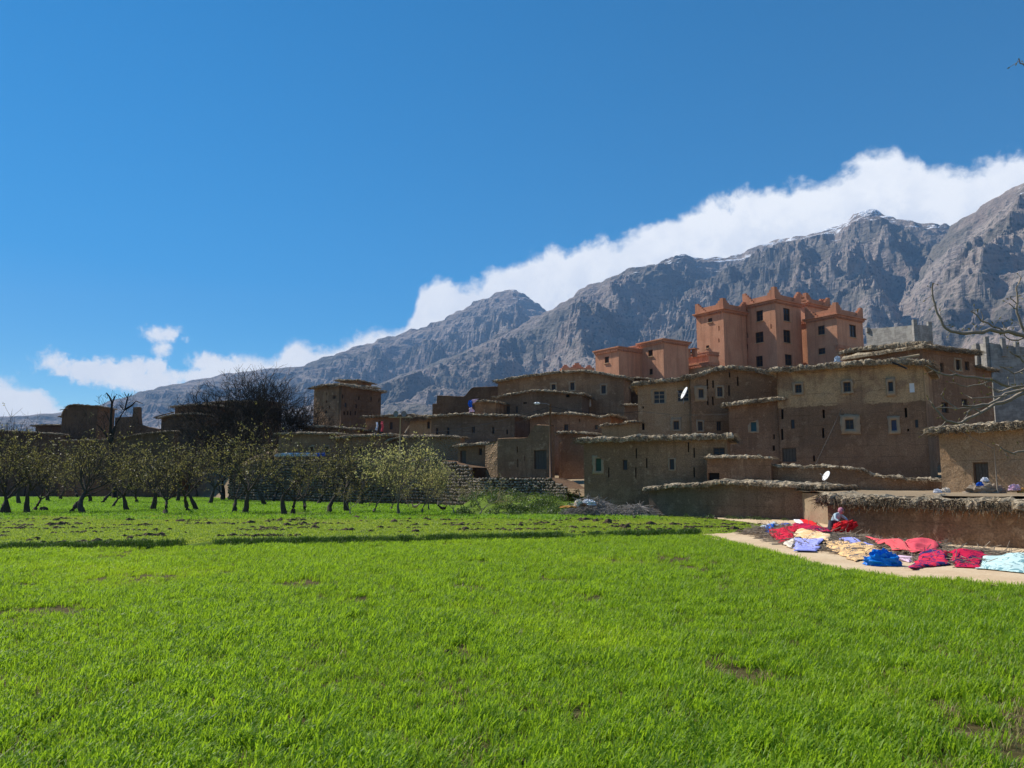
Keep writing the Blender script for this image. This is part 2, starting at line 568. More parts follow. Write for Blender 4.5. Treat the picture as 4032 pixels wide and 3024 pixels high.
# ------------------------------------------------------------------ mountains
def rock_mat(name, snow0, snow1):
    def fn(T, p):
        q = T.scl(p, (.001, .001, .001))
        z = T.n('ShaderNodeSeparateXYZ', Vector=p).outputs[2]
        nz = T.n('ShaderNodeSeparateXYZ', Vector=T.n('ShaderNodeNewGeometry').outputs['Normal']).outputs[2]
        a = T.noise(q, 3.0, 6.0, 0.62)
        b = T.noise(q, 22.0, 6.0, 0.68)
        strata = T.noise(T.scl(q, (1.2, 1.2, 16.0)), 2.2, 5.0, 0.6, 0.6)
        col = T.mix(T.ss(a, 0.3, 0.7), rgb(.25, .195, .165), rgb(.35, .29, .245))
        col = T.mix(T.m('MULTIPLY', T.ss(strata, 0.5, 0.66), 0.5), col, rgb(.15, .125, .105))
        col = T.mix(T.m('MULTIPLY', T.ss(b, 0.55, 0.72), 0.6), col, rgb(.46, .40, .345))
        scrub_shade = T.m('MULTIPLY', T.ss(T.m('ADD', T.noise(q, 2.1, 5.0, 0.6), T.m('MULTIPLY', T.m('SUBTRACT', b, 0.5), 0.5)), 0.44, 0.60), T.m('SUBTRACT', 1.0, T.ss(z, 1250.0, 1650.0)))  # broad scrub patches double as the flank's large shaded areas, put into colour
        col = T.mix(T.m('MULTIPLY', scrub_shade, 0.62), col, rgb(.085, .085, .065))
        # scrub and juniper, thinning out uphill
        vo = T.n('ShaderNodeTexVoronoi', Vector=T.add(q, T.scl(T.n('ShaderNodeTexNoise', Vector=q, Scale=40.0).outputs['Color'], (.01, .01, .01))), Scale=42.0)
        sc = T.m('ADD', T.noise(q, 5.0, 5.0, 0.6), T.m('MULTIPLY', T.noise(q, 60.0, 3.0, 0.6), 0.35))
        dots = T.m('MULTIPLY', T.m('SUBTRACT', 1.0, T.ss(vo.outputs['Distance'], 0.12, 0.42)), T.ss(sc, 0.48, 0.62))
        dots = T.m('MULTIPLY', dots, T.m('SUBTRACT', 1.0, T.ss(z, 900.0, 1400.0)))
        col = T.mix(T.m('MULTIPLY', dots, 0.9), col, rgb(.04, .05, .032))
        # thin new snow on the ledges high up
        s1 = T.m('ADD', T.m('MULTIPLY', T.m('SUBTRACT', strata, 0.5), 2.4), T.m('MULTIPLY', T.m('SUBTRACT', b, 0.5), 2.6))
        s2 = T.lin(z, snow0, snow1, -1.1, 0.8)
        s3 = T.m('ADD', T.m('ADD', s1, s2), T.m('MULTIPLY', T.m('SUBTRACT', nz, 0.72), 1.0))
        col = T.mix(T.m('MULTIPLY', T.ss(s3, 0.0, 0.3), 0.9), col, rgb(.82, .84, .88))
        h = T.m('ADD', T.m('MULTIPLY', b, 1.0), T.m('MULTIPLY', strata, 0.8))
        return col, bump(T, h, 32.0, 0.8)
    return mat(name, fn, 0.97, 0.05)


M['rock'] = rock_mat('mountain_rock', 950.0, 1850.0)
M['rock_bare'] = rock_mat('mountain_rock_bare', 1250.0, 2200.0)
KD = 4032 / 2212.0


def mountain(name, crest, rc, rf, zf, na, nr, amp, seed, power=1.9, back=900.0, mixl=0.35, m='rock'):
    """a range: crest line given as directions at the distance rc, its flank running down towards the valley to rf"""
    q = [ang(a * KD, b * KD) for a, b in crest]
    az = np.array([c[0] for c in q])
    el = np.array([c[1] for c in q])
    A = np.linspace(az[0], az[-1], na)
    E = np.interp(A, az, el)
    kern = np.array([1, 2, 3, 2, 1.]) / 9
    E = np.convolve(np.pad(E, 2, mode='edge'), kern, 'valid')
    rcs = rc * (1 + 0.05 * fbm(xyz(A * 5, seed, 0.0), 3))
    zc = CAMZ + rcs * np.tan(E)
    t = np.concatenate([np.linspace(0, 1, nr) ** 0.8, 1 + np.linspace(0.02, 1, 10) * back / rc])
    R = rf + (rcs[None, :] - rf) * t[:, None]
    tt = np.clip(t, 0, 1)[:, None]
    g = mixl * tt + (1 - mixl) * tt ** power
    Z = zf + (zc[None, :] - zf) * g
    over = np.clip(t - 1, 0, 9)[:, None] * rc
    Z = Z - over * 0.75
    X, Y = R * np.sin(A)[None, :], R * np.cos(A)[None, :]
    s = np.array([X / 900 + seed, Y / 900, Z / 900 * 0.6])
    wx = fbm(xyz(X / 1400 + seed, Y / 1400, 3.3), 3).reshape(X.shape)
    # spurs and gullies that run down the flank
    gul = ridged(xyz(A[None, :] * rc / 900 + wx * 0.9 + 0 * R, R / 2300 + wx * 0.5, seed), 6, 0.55).reshape(X.shape)
    rough = ridged(xyz(s[0] * 2.3, s[1] * 2.3, s[2]), 6, 0.55).reshape(X.shape)
    env = (.22 * np.clip(tt * 3, 0, 1) + 1.1 * np.clip((tt - .32) / .4, 0, 1) ** 1.3) * (1 - 0.95 * np.clip((tt - 0.7) / 0.3, 0, 1) ** 1.2)
    amp = amp * np.clip(zc / 1250.0, .15, 1.15)[None, :]
    Z = Z + amp * env * ((gul - 1.05) * 1.15 + (rough - 1.05) * 0.8)
    crag = fbm(xyz(X / 130, Y / 130, Z / 130), 4, 0.6).reshape(X.shape)
    Z = Z + crag * 0.07 * amp * np.clip(tt * 2, 0, 1)
    led = np.sin(2 * np.pi * (Z + 90 * wx + .06 * X) / 105) + .6 * np.sin(2 * np.pi * (Z + 70 * wx + .05 * X) / 43)
    Z = Z + 9.0 * led * np.clip((tt - .35) * 3, 0, 1) * np.clip(zc / 1200, 0, 1)[None, :]
    cap = CAMZ + R * np.tan(E)[None, :] * (.96 + .03 * tt)
    Z = np.where((t < .985)[:, None], np.minimum(Z, cap + .12 * np.maximum(Z - cap, 0)), Z)
    V = np.stack([X, Y, Z], 2)
    mb = MB()
    mb.grid(V)
    o = put(name, mb.mesh(name, M[m], False))
    return tag(o, kind='structure')


mountain('mountain', [(-500, 905), (-200, 900), (50, 897), (120, 893), (200, 880), (280, 853), (400, 824), (500, 806), (650, 790), (760, 755), (850, 725), (950, 690), (1000, 668), (1040, 645), (1080, 632),
                      (1110, 627), (1140, 640), (1165, 660), (1220, 700), (1350, 760), (1600, 850)], 6900, 3000, 20, 520, 150, 120, 2.7, m='rock_bare')
mountain('mountain', [(480, 902), (600, 895), (700, 868), (815, 829), (900, 800), (1000, 760), (1080, 725), (1150, 690), (1180, 672), (1210, 655), (1250, 628), (1310, 600), (1370, 577), (1440, 560), (1480, 551),
                      (1500, 559), (1540, 551), (1600, 543), (1650, 524), (1740, 508), (1810, 490), (1850, 468), (1880, 456), (1910, 463), (1950, 480), (2000, 488), (2050, 494), (2100, 480), (2300, 440), (2700, 520)],
         5100, 1500, 25, 760, 230, 135, 9.1)
mountain('mountain', [(1620, 905), (1700, 850), (1780, 790), (1850, 735), (1900, 690), (1955, 640), (1985, 592), (2020, 532), (2060, 490), (2100, 458), (2150, 428), (2212, 394), (2300, 350), (2500, 330), (2900, 400), (3400, 560)],
         3900, 1100, 20, 420, 190, 115, 4.4)


# ------------------------------------------------------------------ ground
def ground_mat(name, c1, c2, c3, sc=1.0, bd=0.03):
    def fn(T, p):
        a = T.noise(p, 0.6 * sc, 5.0, 0.6)
        b = T.noise(p, 7.0 * sc, 6.0, 0.7)
        col = T.mix(T.ss(a, 0.35, 0.65), rgb(*c1), rgb(*c2))
        col = T.mix(T.m('MULTIPLY', T.ss(b, 0.5, 0.7), 0.6), col, rgb(*c3))
        return col, bump(T, b, bd, 0.8)
    return mat(name, fn, 0.97, 0.05)


M['soil'] = ground_mat('field_soil', (.06, .052, .02), (.09, .07, .03), (.22, .155, .09))
M['dirt'] = ground_mat('pale_dirt', (.56, .41, .255), (.63, .48, .31), (.47, .335, .205))
M['plain'] = ground_mat('valley_ground', (.22, .18, .12), (.28, .22, .15), (.12, .13, .06), 0.2)
M['hill'] = ground_mat('village_earth', (.26, .19, .12), (.33, .25, .16), (.15, .12, .07), 0.8)
M['turf'] = ground_mat('turf', (.10, .16, .02), (.13, .19, .025), (.12, .095, .045), 0.8, .05)
M['clod'] = plain('dark_soil_clods', (.10, .068, .042), .95, .4, 5.0, .1, .02)

mb = MB()
S = 8800
mb.add([(-S, -S, -.12), (S, -S, -.12), (S, S, -.12), (-S, S, -.12)], [(0, 1, 2, 3)])
tag(put('ground', mb.mesh('ground', M['plain'])), kind='structure')


def inpoly(x, y, poly):
    x, y = np.asarray(x), np.asarray(y)
    r = np.zeros(x.shape, bool)
    n = len(poly)
    for i in range(n):
        x1, y1 = poly[i][0], poly[i][1]
        x2, y2 = poly[(i + 1) % n][0], poly[(i + 1) % n][1]
        if y1 == y2:
            continue
        c = ((y1 > y) != (y2 > y)) & (x < (x2 - x1) * (y - y1) / (y2 - y1) + x1)
        r ^= c
    return r


BUND = [G(*p) for p in ((-900, 2215), (-300, 2190), (0, 2178), (400, 2168), (1000, 2156), (1500, 2144), (2016, 2131), (2500, 2119), (2760, 2112))]
PATH_EDGE = [G(*p) for p in ((2811, 2121), (2967, 2164), (3134, 2209), (3301, 2248), (3524, 2281), (3800, 2304), (4032, 2322), (4400, 2345))]
NEAR = [(p.x, p.y) for p in BUND + PATH_EDGE] + [(9, 2.5), (-9, 2.5), (-26, 10)]
ENCL_L, ENCL_R = P(3257, 2050, 32.0), P(4032, 2160, 26.0)          # foot of the long enclosure wall

# field sheets: gently uneven
def sheet(name, poly, z, step, m, amp):
    xs = [p[0] for p in poly]
    ys = [p[1] for p in poly]
    nx, ny = int((max(xs) - min(xs)) / step) + 2, int((max(ys) - min(ys)) / step) + 2
    X, Y = np.meshgrid(np.linspace(min(xs), max(xs), nx), np.linspace(min(ys), max(ys), ny))
    Z = z + amp * fbm(xyz(X * .5, Y * .5, 1.0), 3).reshape(X.shape)
    V = np.stack([X, Y, Z], 2)
    keep = inpoly(X, Y, poly)
    mb = MB()
    idx = -np.ones(X.shape, int)
    cell = keep[:-1, :-1] | keep[1:, :-1] | keep[:-1, 1:] | keep[1:, 1:]
    jj, ii = np.nonzero(cell)
    used = np.zeros(X.shape, bool)
    for a, b in ((0, 0), (1, 0), (0, 1), (1, 1)):
        used[jj + a, ii + b] = True
    idx[used] = np.arange(used.sum())
    faces = np.stack([idx[jj, ii], idx[jj, ii + 1], idx[jj + 1, ii + 1], idx[jj + 1, ii]], 1)
    mb.add(V[used], faces.tolist())
    return tag(put(name, mb.mesh(name, m, True)), kind='structure')


sheet('field', [(-95, 1.0), (60, 1.0), (60, 49), (20, 54), (-8, 62), (-14, 84), (-30, 104), (-95, 124)], 0.0, 0.6, M['turf'], .012)
sheet('field', NEAR, 0.03, 0.35, M['soil'], .02)
DIRT = [(p.x, p.y) for p in [G(2700, 2113), G(2790, 2114)] + PATH_EDGE] + [(30, 15), (30, 22), (17.5, 26.2), (12.6, 32.6), (18.4, 44.6), (13.5, 49.6), (12.2, 49.3), (13.0, 42.5), (12.6, 38)] + \
       [(p.x, p.y) for p in (G(3070, 2085), G(2990, 2100), G(2850, 2106))]
sheet('path', DIRT, 0.06, 0.3, M['dirt'], .02)

# the slope the village stands on
HILL_PTS = []
def front_y(x):
    return np.interp(x, [-120, -60, -36, -28.6, -19, -7.6, -3.7, -2.4, .93, 2.77, 3.4, 4.4, 6, 9, 13, 18, 22, 40, 120], [150, 128, 107, 96, 86.2, 78.2, 73, 67.8, 66.4, 65, 63.8, 59.5, 57, 56, 53, 46, 44, 40, 30])


def front_w(x):
    return np.interp(x, [-120, -45, -36, 2.6, 4.4, 8, 10, 120], [6, 6, 1.6, 1.6, 9, 9, 6, 6])


def idw(X, Y):
    pts = np.array(HILL_PTS)
    d2 = (X[..., None] - pts[:, 0]) ** 2 + (Y[..., None] - pts[:, 1]) ** 2 + 4.0
    w = d2 ** -1.8
    return (w * pts[:, 2]).sum(-1) / w.sum(-1)


# ------------------------------------------------------------------ building blocks
ZOOM = {0: (0, 0, 1), 1: (0, 1400, 2.074), 2: (900, 1400, 2.37), 3: (1600, 1400, 2.37), 4: (2250, 1300, 2.074), 5: (2650, 1100, 2.458), 6: (2950, 1300, 2.37),
        7: (3400, 1200, 2.074), 8: (2800, 1850, 1.795), 9: (3500, 900, 2.0733)}


def px(zm, x, y):
    a, b, s = ZOOM[zm]
    return a + x / s, b + y / s


def hit(pt, A, n):
    """photo pixel -> point on the vertical plane through A with normal n"""
    o = Vector((0, 0, CAMZ))
    d = (P(pt[0], pt[1], 50.0) - o)
    k = (A - o).dot(n) / d.dot(n)
    return o + d * k


def facade(mb, A, B, zb, prof, holes=(), step=0.5, amp=0.05, mi=0, dark=1, batter=0.0, hd=0.3):
    """upright wall A -> B (seen with A on the left) from zb to the height profile prof(s), with real openings (s0, s1, z0, z1)"""
    A, B = Vector((A.x, A.y, 0)), Vector((B.x, B.y, 0))
    L = (B - A).length
    e = (B - A) / L
    n = Vector((e.y, -e.x, 0))
    zt = max(prof(s) for s in np.linspace(0, L, 40))

    def lines(lo, hi, marks, st):
        base = list(np.linspace(lo, hi, max(2, int(math.ceil((hi - lo) / st)) + 1)))
        marks = sorted(set(round(q, 3) for q in marks if lo + .02 < q < hi - .02))
        base = [b for b in base if all(abs(b - q) > 0.12 for q in marks)]
        for b in (lo, hi):
            if b not in base:
                base.append(b)
        return np.array(sorted(base + marks))
    S_ = lines(0, L, [q for h in holes for q in h[:2]] + list(getattr(prof, 'marks', [])), step)
    Z_ = lines(zb, zt, [q for h in holes for q in h[2:4]], step)
    top = np.array([prof(s) for s in S_])
    SS, ZZ = np.meshgrid(S_, Z_)
    ZC = np.minimum(ZZ, top[None, :])
    x, y = A.x + e.x * SS, A.y + e.y * SS
    dsp = amp * fbm(xyz(x * .45, y * .45, ZC * .45), 3).reshape(SS.shape) + amp * .35 * fbm(xyz(x * 2.1, y * 2.1, ZC * 2.1), 2).reshape(SS.shape)
    edge = np.minimum(1, np.minimum(SS, L - SS) / 0.4)
    dsp = dsp * edge - batter * (ZC - zb)
    V = np.stack([x + n.x * dsp, y + n.y * dsp, ZC], 2)
    inn = V - np.array([n.x, n.y, 0]) * hd
    ny, nx = SS.shape
    b0 = mb.n
    faces, dk = [], []
    inside = np.zeros((ny - 1, nx - 1), bool)
    sm, zm = (S_[:-1] + S_[1:]) / 2, (Z_[:-1] + Z_[1:]) / 2
    for h in holes:
        inside |= ((zm > h[2]) & (zm < h[3]))[:, None] & ((sm > h[0]) & (sm < h[1]))[None, :]
    off = ny * nx
    for j in range(ny - 1):
        for i in range(nx - 1):
            if Z_[j] >= top[i] - 1e-4 and Z_[j] >= top[i + 1] - 1e-4:
                continue
            a, b, c, d = j * nx + i, j * nx + i + 1, (j + 1) * nx + i + 1, (j + 1) * nx + i
            if not inside[j, i]:
                faces.append((a, b, c, d))
            else:
                dk.append((off + a, off + b, off + c, off + d))
                if i == 0 or not inside[j, i - 1]:
                    faces.append((a, d, off + d, off + a))
                if i == nx - 2 or not inside[j, i + 1]:
                    faces.append((b, off + b, off + c, c))
                if j == 0 or not inside[j - 1, i]:
                    faces.append((a, off + a, off + b, b))
                if j == ny - 2 or not inside[j + 1, i]:
                    faces.append((d, c, off + c, off + d))
    mb.v.extend(map(tuple, np.concatenate([V.reshape(-1, 3), inn.reshape(-1, 3)]).tolist()))
    for fs, m_ in ((faces, mi), (dk, dark)):
        mb.f.extend([tuple(q + b0 for q in f) for f in fs])
        mb.mi.extend([m_] * len(fs))
    mb.n += 2 * ny * nx
    return A, e, n, L


def profile(pts):
    pts = sorted(pts)
    xs, zs = [p[0] for p in pts], [p[1] for p in pts]

    def f(s):
        return float(np.interp(s, xs, zs))
    f.marks = xs
    return f


def fringe_sticks(mb, A, e, n, L, prof, oh, th, per_m, rnd, length=(.25, .6), droop=.5, s0=None, s1=None, rad=.012):
    """loose brush sticking out from under the mud of a roof edge"""
    s0 = -oh if s0 is None else s0
    s1 = L + oh if s1 is None else s1
    for _ in range(int(1.7 * per_m * (s1 - s0))):
        s = rnd.uniform(s0, s1)
        ln = rnd.uniform(*length)
        z = prof(min(max(s, 0), L)) + rnd.uniform(-.06, th * .95)
        p = A + e * s + n * (oh * rnd.uniform(.45, .9))
        p = Vector((p.x, p.y, z))
        d = (n * rnd.uniform(.5, 1.1) + e * rnd.uniform(-.9, .9) + Vector((0, 0, rnd.uniform(-droop, .25)))).normalized()
        r = rnd.uniform(.6, 1.6) * rad
        mb.tube([p, p + d * ln * .55, p + d * ln + Vector((0, 0, -.1 * ln))], [r, r * .8, r * .4], 3, 0, False)


def roof_slab(mb, A, e, n, L, D, prof, th, oh, seed, ohs=None, rough=.12):
    """earth roof on brush: lumpy, ragged eaves, thick rounded lip"""
    ohs = oh if ohs is None else ohs
    ns = max(6, int((L + 2 * ohs) / .13))
    tl = np.concatenate([-oh + np.array([0, .03, .09, .17, .27, .38, .5]), np.linspace(.5, D - .2, max(3, int(D / .8))), [D + ohs * .6, D + ohs]])
    tl = np.unique(np.round(tl, 3))
    sl = np.linspace(-ohs, L + ohs, ns)
    SS, TT = np.meshgrid(sl, tl)
    pz = np.array([prof(min(max(s, 0), L)) for s in sl])
    bx, by = A.x + e.x * SS - n.x * TT, A.y + e.y * SS - n.y * TT
    rag = .16 * fbm(xyz(bx * .9 + seed, by * .9, 0.5), 4, .6).reshape(SS.shape)
    rag += .10 * fbm(xyz(bx * 3.7 + seed, by * 3.7, 2.5), 3, .7).reshape(SS.shape)
    fr = np.clip(1 - (TT + oh) / .9, 0, 1)
    bx = bx + n.x * rag * fr * 1.2
    by = by + n.y * rag * fr * 1.2
    ed = np.minimum(np.minimum(SS + ohs, L + ohs - SS), np.minimum(TT + oh, D + ohs - TT))
    k = np.clip(ed / .24, 0, 1)
    dome = .42 + .58 * np.sqrt(np.clip(k * (2 - k), 0, 1))
    lump = rough * fbm(xyz(bx * 1.3, by * 1.3, seed), 4, .62).reshape(SS.shape) + rough * .85 * fbm(xyz(bx * 4.2, by * 4.2, seed + 4), 3, .7).reshape(SS.shape)
    ztop = pz[None, :] + th * dome + lump * (.4 + .6 * k)
    zbot = pz[None, :] - .04 - .05 * np.abs(lump) / rough * (1 - k) + .5 * rag * (1 - k)
    mb.grid(np.stack([bx, by, ztop], 2), 0)
    mb.grid(np.stack([bx, by, zbot], 2), 0, True)
    ny, nx = SS.shape
    b1, b2 = mb.n - 2 * ny * nx, mb.n - ny * nx
    ring = [j * nx + i for j, i in [(0, i) for i in range(nx)] + [(j, nx - 1) for j in range(1, ny)] + [(ny - 1, i) for i in range(nx - 2, -1, -1)] + [(j, 0) for j in range(ny - 2, 0, -1)]]
    for a, b in zip(ring, ring[1:] + ring[:1]):
        mb.f.append((b2 + a, b2 + b, b1 + b, b1 + a))
        mb.mi.append(0)


def window_parts(par, A, e, n, h, kind, rnd, surround=None):
    """frame, bars and pane standing inside an opening (s0, s1, z0, z1)"""
    s0, s1, z0, z1 = h[:4]
    w, ht = s1 - s0, z1 - z0
    back = -.16

    def q(s, z, o=back):
        p = A + e * s + n * o
        return Vector((p.x, p.y, z))
    up = Vector((0, 0, 1))
    if surround is not None or kind in ('plaster', 'whitewash', 'green'):
        if surround is None:
            a = min(.16, w * .38)
            surround = (s0 - a, s1 + a, z0 - a * 1.1, z1 + a * 1.1)
        a0, a1, b0, b1 = surround
        k = 7
        inner = [(s0 + w * t / k, z0) for t in range(k)] + [(s1, z0 + ht * t / k) for t in range(k)] + [(s1 - w * t / k, z1) for t in range(k)] + [(s0, z1 - ht * t / k) for t in range(k)]
        outer = [(a0 + (a1 - a0) * t / k, b0) for t in range(k)] + [(a1, b0 + (b1 - b0) * t / k) for t in range(k)] + [(a1 - (a1 - a0) * t / k, b1) for t in range(k)] + [(a0, b1 - (b1 - b0) * t / k) for t in range(k)]
        jt = min(.06, w * .1)
        outer = [(s + rnd.uniform(-jt, jt), z + rnd.uniform(-jt, jt)) for s, z in outer]
        mb = MB()
        m4 = len(inner)
        v = [q(s, z, .034) for s, z in inner] + [q(s, z, .022) for s, z in outer] + [q(s, z, -.06) for s, z in outer] + [q(s, z, -.12) for s, z in inner]
        fs = []
        for i in range(m4):
            j = (i + 1) % m4
            fs += [(i, m4 + i, m4 + j, j), (m4 + i, 2 * m4 + i, 2 * m4 + j, m4 + j), (i, j, 3 * m4 + j, 3 * m4 + i)]
        mb.add(v, fs)
        put('plaster_surround', mb.mesh('plaster_surround', M['plaster_white'] if kind == 'whitewash' else M['plaster'], True), par)
    if kind == 'slot':
        return
    fw = min(.06, w * .11)
    if kind in ('door', 'reddoor'):
        d = MB()
        for c, hx, hz in ((q(s0 + fw / 2, (z0 + z1) / 2), fw / 2, ht / 2), (q(s1 - fw / 2, (z0 + z1) / 2), fw / 2, ht / 2), (q((s0 + s1) / 2, z1 - fw / 2), w / 2 - fw, fw / 2)):
            d.box(c, e * hx, n * .05, up * hz)
        do = put('door', d.mesh('door', M['wood']), par)
        npl = 4
        pw = (w - 2 * fw) / npl
        for i in range(npl):
            pm = MB()
            pm.box(q(s0 + fw + pw * (i + .5), z0 + (ht - fw) / 2, back - .03 + rnd.uniform(-.008, .008)), e * (pw * .46), n * .018, up * ((ht - fw) / 2))
            put('plank', pm.mesh('plank', M['wood_grey']), do)
        return
    d = MB()
    fm = {'teal': M['teal'], 'green': M['green'], 'blue': M['blue_sh'], 'white': M['white']}.get(kind, M['wood'])
    for c, hx, hz in ((q(s0 + fw / 2, (z0 + z1) / 2), fw / 2, ht / 2), (q(s1 - fw / 2, (z0 + z1) / 2), fw / 2, ht / 2),
                      (q((s0 + s1) / 2, z1 - fw / 2), w / 2 - fw, fw / 2), (q((s0 + s1) / 2, z0 + fw / 2), w / 2 - fw, fw / 2)):
        d.box(c, e * hx, n * .035, up * hz)
    if w > .35:
        d.box(q((s0 + s1) / 2, (z0 + z1) / 2), e * (fw * .35), n * .02, up * (ht / 2 - fw))
    if kind == 'wide':
        for t in (.36, .68):
            d.box(q((s0 + s1) / 2, z0 + ht * t), e * (w / 2 - fw), n * .018, up * .02)
    elif kind != 'dark' or w > .5:
        d.box(q((s0 + s1) / 2, z0 + ht * .55), e * (w / 2 - fw), n * .018, up * (fw * .3))
    wo = put('window', d.mesh('window', fm if kind != 'wide' else M['wood_pale']), par)
    pm = MB()
    if kind in ('teal', 'green', 'blue'):
        for sgn in (-1, 1):
            pm.box(q((s0 + s1) / 2 + sgn * w * .23, (z0 + z1) / 2, back - .03), e * (w * .22), n * .012, up * (ht / 2 - fw))
        put('shutter', pm.mesh('shutter', fm), wo)
    else:
        pm.box(q((s0 + s1) / 2, (z0 + z1) / 2, back - .04), e * (w / 2 - fw), n * .004, up * (ht / 2 - fw))
        put('pane', pm.mesh('pane', M['white'] if kind == 'white' else M['pane']), wo)


HOUSES = {}


def house(name, label, zm, left, right, zb, top, depth=5.0, holes=(), m='mud', th=.35, oh=.35, ext=0.0, roof=True, brush=26, batter=0.0, cat='house', amp=.05, gz=None, ohs=None, group=None, hillpt=True, step=.5, blen=(.25, .6), droop=.5, roof_m=None):
    """left, right: (x, distance) of the facade's ends; top: wall-top line; holes: (x0, y0, x1, y1, kind[, surround]) - all x, y in the pixels of crop zm"""
    rnd = random.Random(sum(map(ord, name + label)))
    ym = sum(t[1] for t in top) / len(top)
    A = P(*px(zm, left[0], ym), left[1])
    B = P(*px(zm, right[0], ym), right[1])
    A.z = B.z = 0
    if ext:
        B = B + (B - A) * ext
    L = (B - A).length
    e = (B - A) / L
    n = Vector((e.y, -e.x, 0))
    pr = []
    for t in top:
        h = hit(px(zm, *t), A, n)
        pr.append(((h - A).dot(e), h.z))
    prof = profile(pr)
    th = th * .72
    root = thing(name, label, cat, (A + B) / 2 - n * (depth / 2) + Vector((0, 0, zb)), group)
    hs = []
    for h in holes:
        a, b = hit(px(zm, h[0], h[3]), A, n), hit(px(zm, h[2], h[1]), A, n)
        r = ((a - A).dot(e), (b - A).dot(e), a.z, b.z)
        su = None
        if len(h) > 5:
            a, b = hit(px(zm, h[5][0], h[5][3]), A, n), hit(px(zm, h[5][2], h[5][1]), A, n)
            su = ((a - A).dot(e), (b - A).dot(e), a.z, b.z)
        hs.append((r, h[4], su))
    zb = zb - 1.4
    mb = MB()
    facade(mb, A, B, zb, prof, [h[0] for h in hs], amp=amp, batter=batter, step=step)
    C, D_ = B - n * depth, A - n * depth
    if depth > .01:
        st = .5 if depth < 1 else .7
        facade(mb, D_, A, zb, lambda s: prof(0), (), step=st, amp=amp)
        facade(mb, B, C, zb, lambda s: prof(L), (), step=st, amp=amp)
        pb = profile([(L - s, z) for s, z in pr])
        facade(mb, C, D_, zb, pb, (), step=.9, amp=amp)
        if not roof:       # a bare, weathered wall top
            sl = np.linspace(0, L, max(4, int(L / .25)))
            tl = np.linspace(0, depth, 4)
            SS, TT = np.meshgrid(sl, tl)
            z = np.array([prof(s) for s in sl])[None, :] + .06 * np.sin(np.pi * TT / depth) + .05 * fbm(xyz(SS * 2 + zb, TT * 3, 0.), 3).reshape(SS.shape) * np.sin(np.pi * TT / depth)
            mb.grid(np.stack([A.x + e.x * SS - n.x * TT, A.y + e.y * SS - n.y * TT, z], 2))
    put('wall', mb.mesh('wall', [M[m] if isinstance(m, str) else m, M['interior']], False), root)
    for r, kind, su in hs:
        window_parts(root, A, e, n, r, kind, rnd, su)
    if roof:
        rm = MB()
        roof_slab(rm, A, e, n, L, depth, prof, th, oh, rnd.uniform(0, 50), ohs)
        ro = put('roof', rm.mesh('roof', roof_m or M['roof'], False), root)
        if brush:
            fm = MB()
            fringe_sticks(fm, A, e, n, L, prof, oh, th, brush, rnd, blen, droop)
            sd = min(depth, 4)
            fringe_sticks(fm, A - n * sd, n, -e, sd, lambda s: prof(0), oh if ohs is None else ohs, th, brush * .7, rnd, blen, droop)
            fringe_sticks(fm, B, -n, e, sd, lambda s: prof(L), oh if ohs is None else ohs, th, brush * .7, rnd, blen, droop)
            tag(put('brush_fringe', fm.mesh('brush_fringe', M['straw']), ro), kind='stuff')
    if hillpt:
        for q in (A, B, (A + B) / 2 - n * depth):
            HILL_PTS.append((q.x, q.y, (gz if gz is not None else zb + 1.8)))
    HOUSES[label] = (A, e, n, L, prof, root)
    return root

# ------------------------------------------------------------------ the village: front row
M['mud_big'] = mud('mud_big_house', (.21, .14, .09), (.27, .185, .12), (.31, .225, .15), (8.1, (.46, .345, .205)))
house('mud_house', 'low brown mud house beside the brush heap, with a plaster-framed green shutter', 4, (100, 57), (1268, 54), -.3,
      [(100, 912), (400, 908), (560, 898), (900, 893), (1268, 885)], 6.5,
      [(200, 1048, 242, 1150, 'green', (172, 1022, 262, 1178)), (420, 1058, 456, 1142, 'dark'), (803, 1052, 838, 1138, 'dark', (792, 1043, 853, 1150)), (1160, 958, 1252, 1022, 'dark')] +
      [(x, y, x + 9, y + 82, 'slot') for x, y in ((525, 965), (610, 1045), (951, 915), (998, 960), (522, 1122), (998, 1120), (300, 1120))], 'mud', .42, .5, gz=.0, brush=34, hillpt=False)
house('terrace_wall', 'mud terrace wall with a crumbling top joining the low house and the big house', 4, (1105, 53), (1625, 51), -.2,
      [(1105, 1045), (1240, 1042), (1400, 1038), (1625, 1045)], .7, [(1118, 1165, 1208, 1228, 'slot')], 'mud_red', .16, .16, cat='wall', brush=14, hillpt=False)
house('stable', 'long low mud stable with a dried brush coping along the field', 4, (630, 52.5), (2083, 44.6), -.3,
      [(630, 1305), (760, 1288), (850, 1280), (1100, 1272), (1240, 1252), (1450, 1262), (1659, 1275), (1850, 1282), (2083, 1290)], 4.0, [], 'mud_grey', .25, .3, cat='stable', brush=46, hillpt=False, blen=(.12, .35), droop=1.0)
house('courtyard_wall', 'mud courtyard wall with a wavy top in front of the big two-tone house', 6, (75, 52), (1785, 46.5), .5,
      [(75, 1295), (120, 1268), (200, 1264), (300, 1278), (700, 1273), (900, 1287), (1060, 1302), (1150, 1352), (1250, 1372), (1500, 1392), (1785, 1400)], .7, [], 'mud', .14, .14, cat='wall', brush=10, hillpt=False)
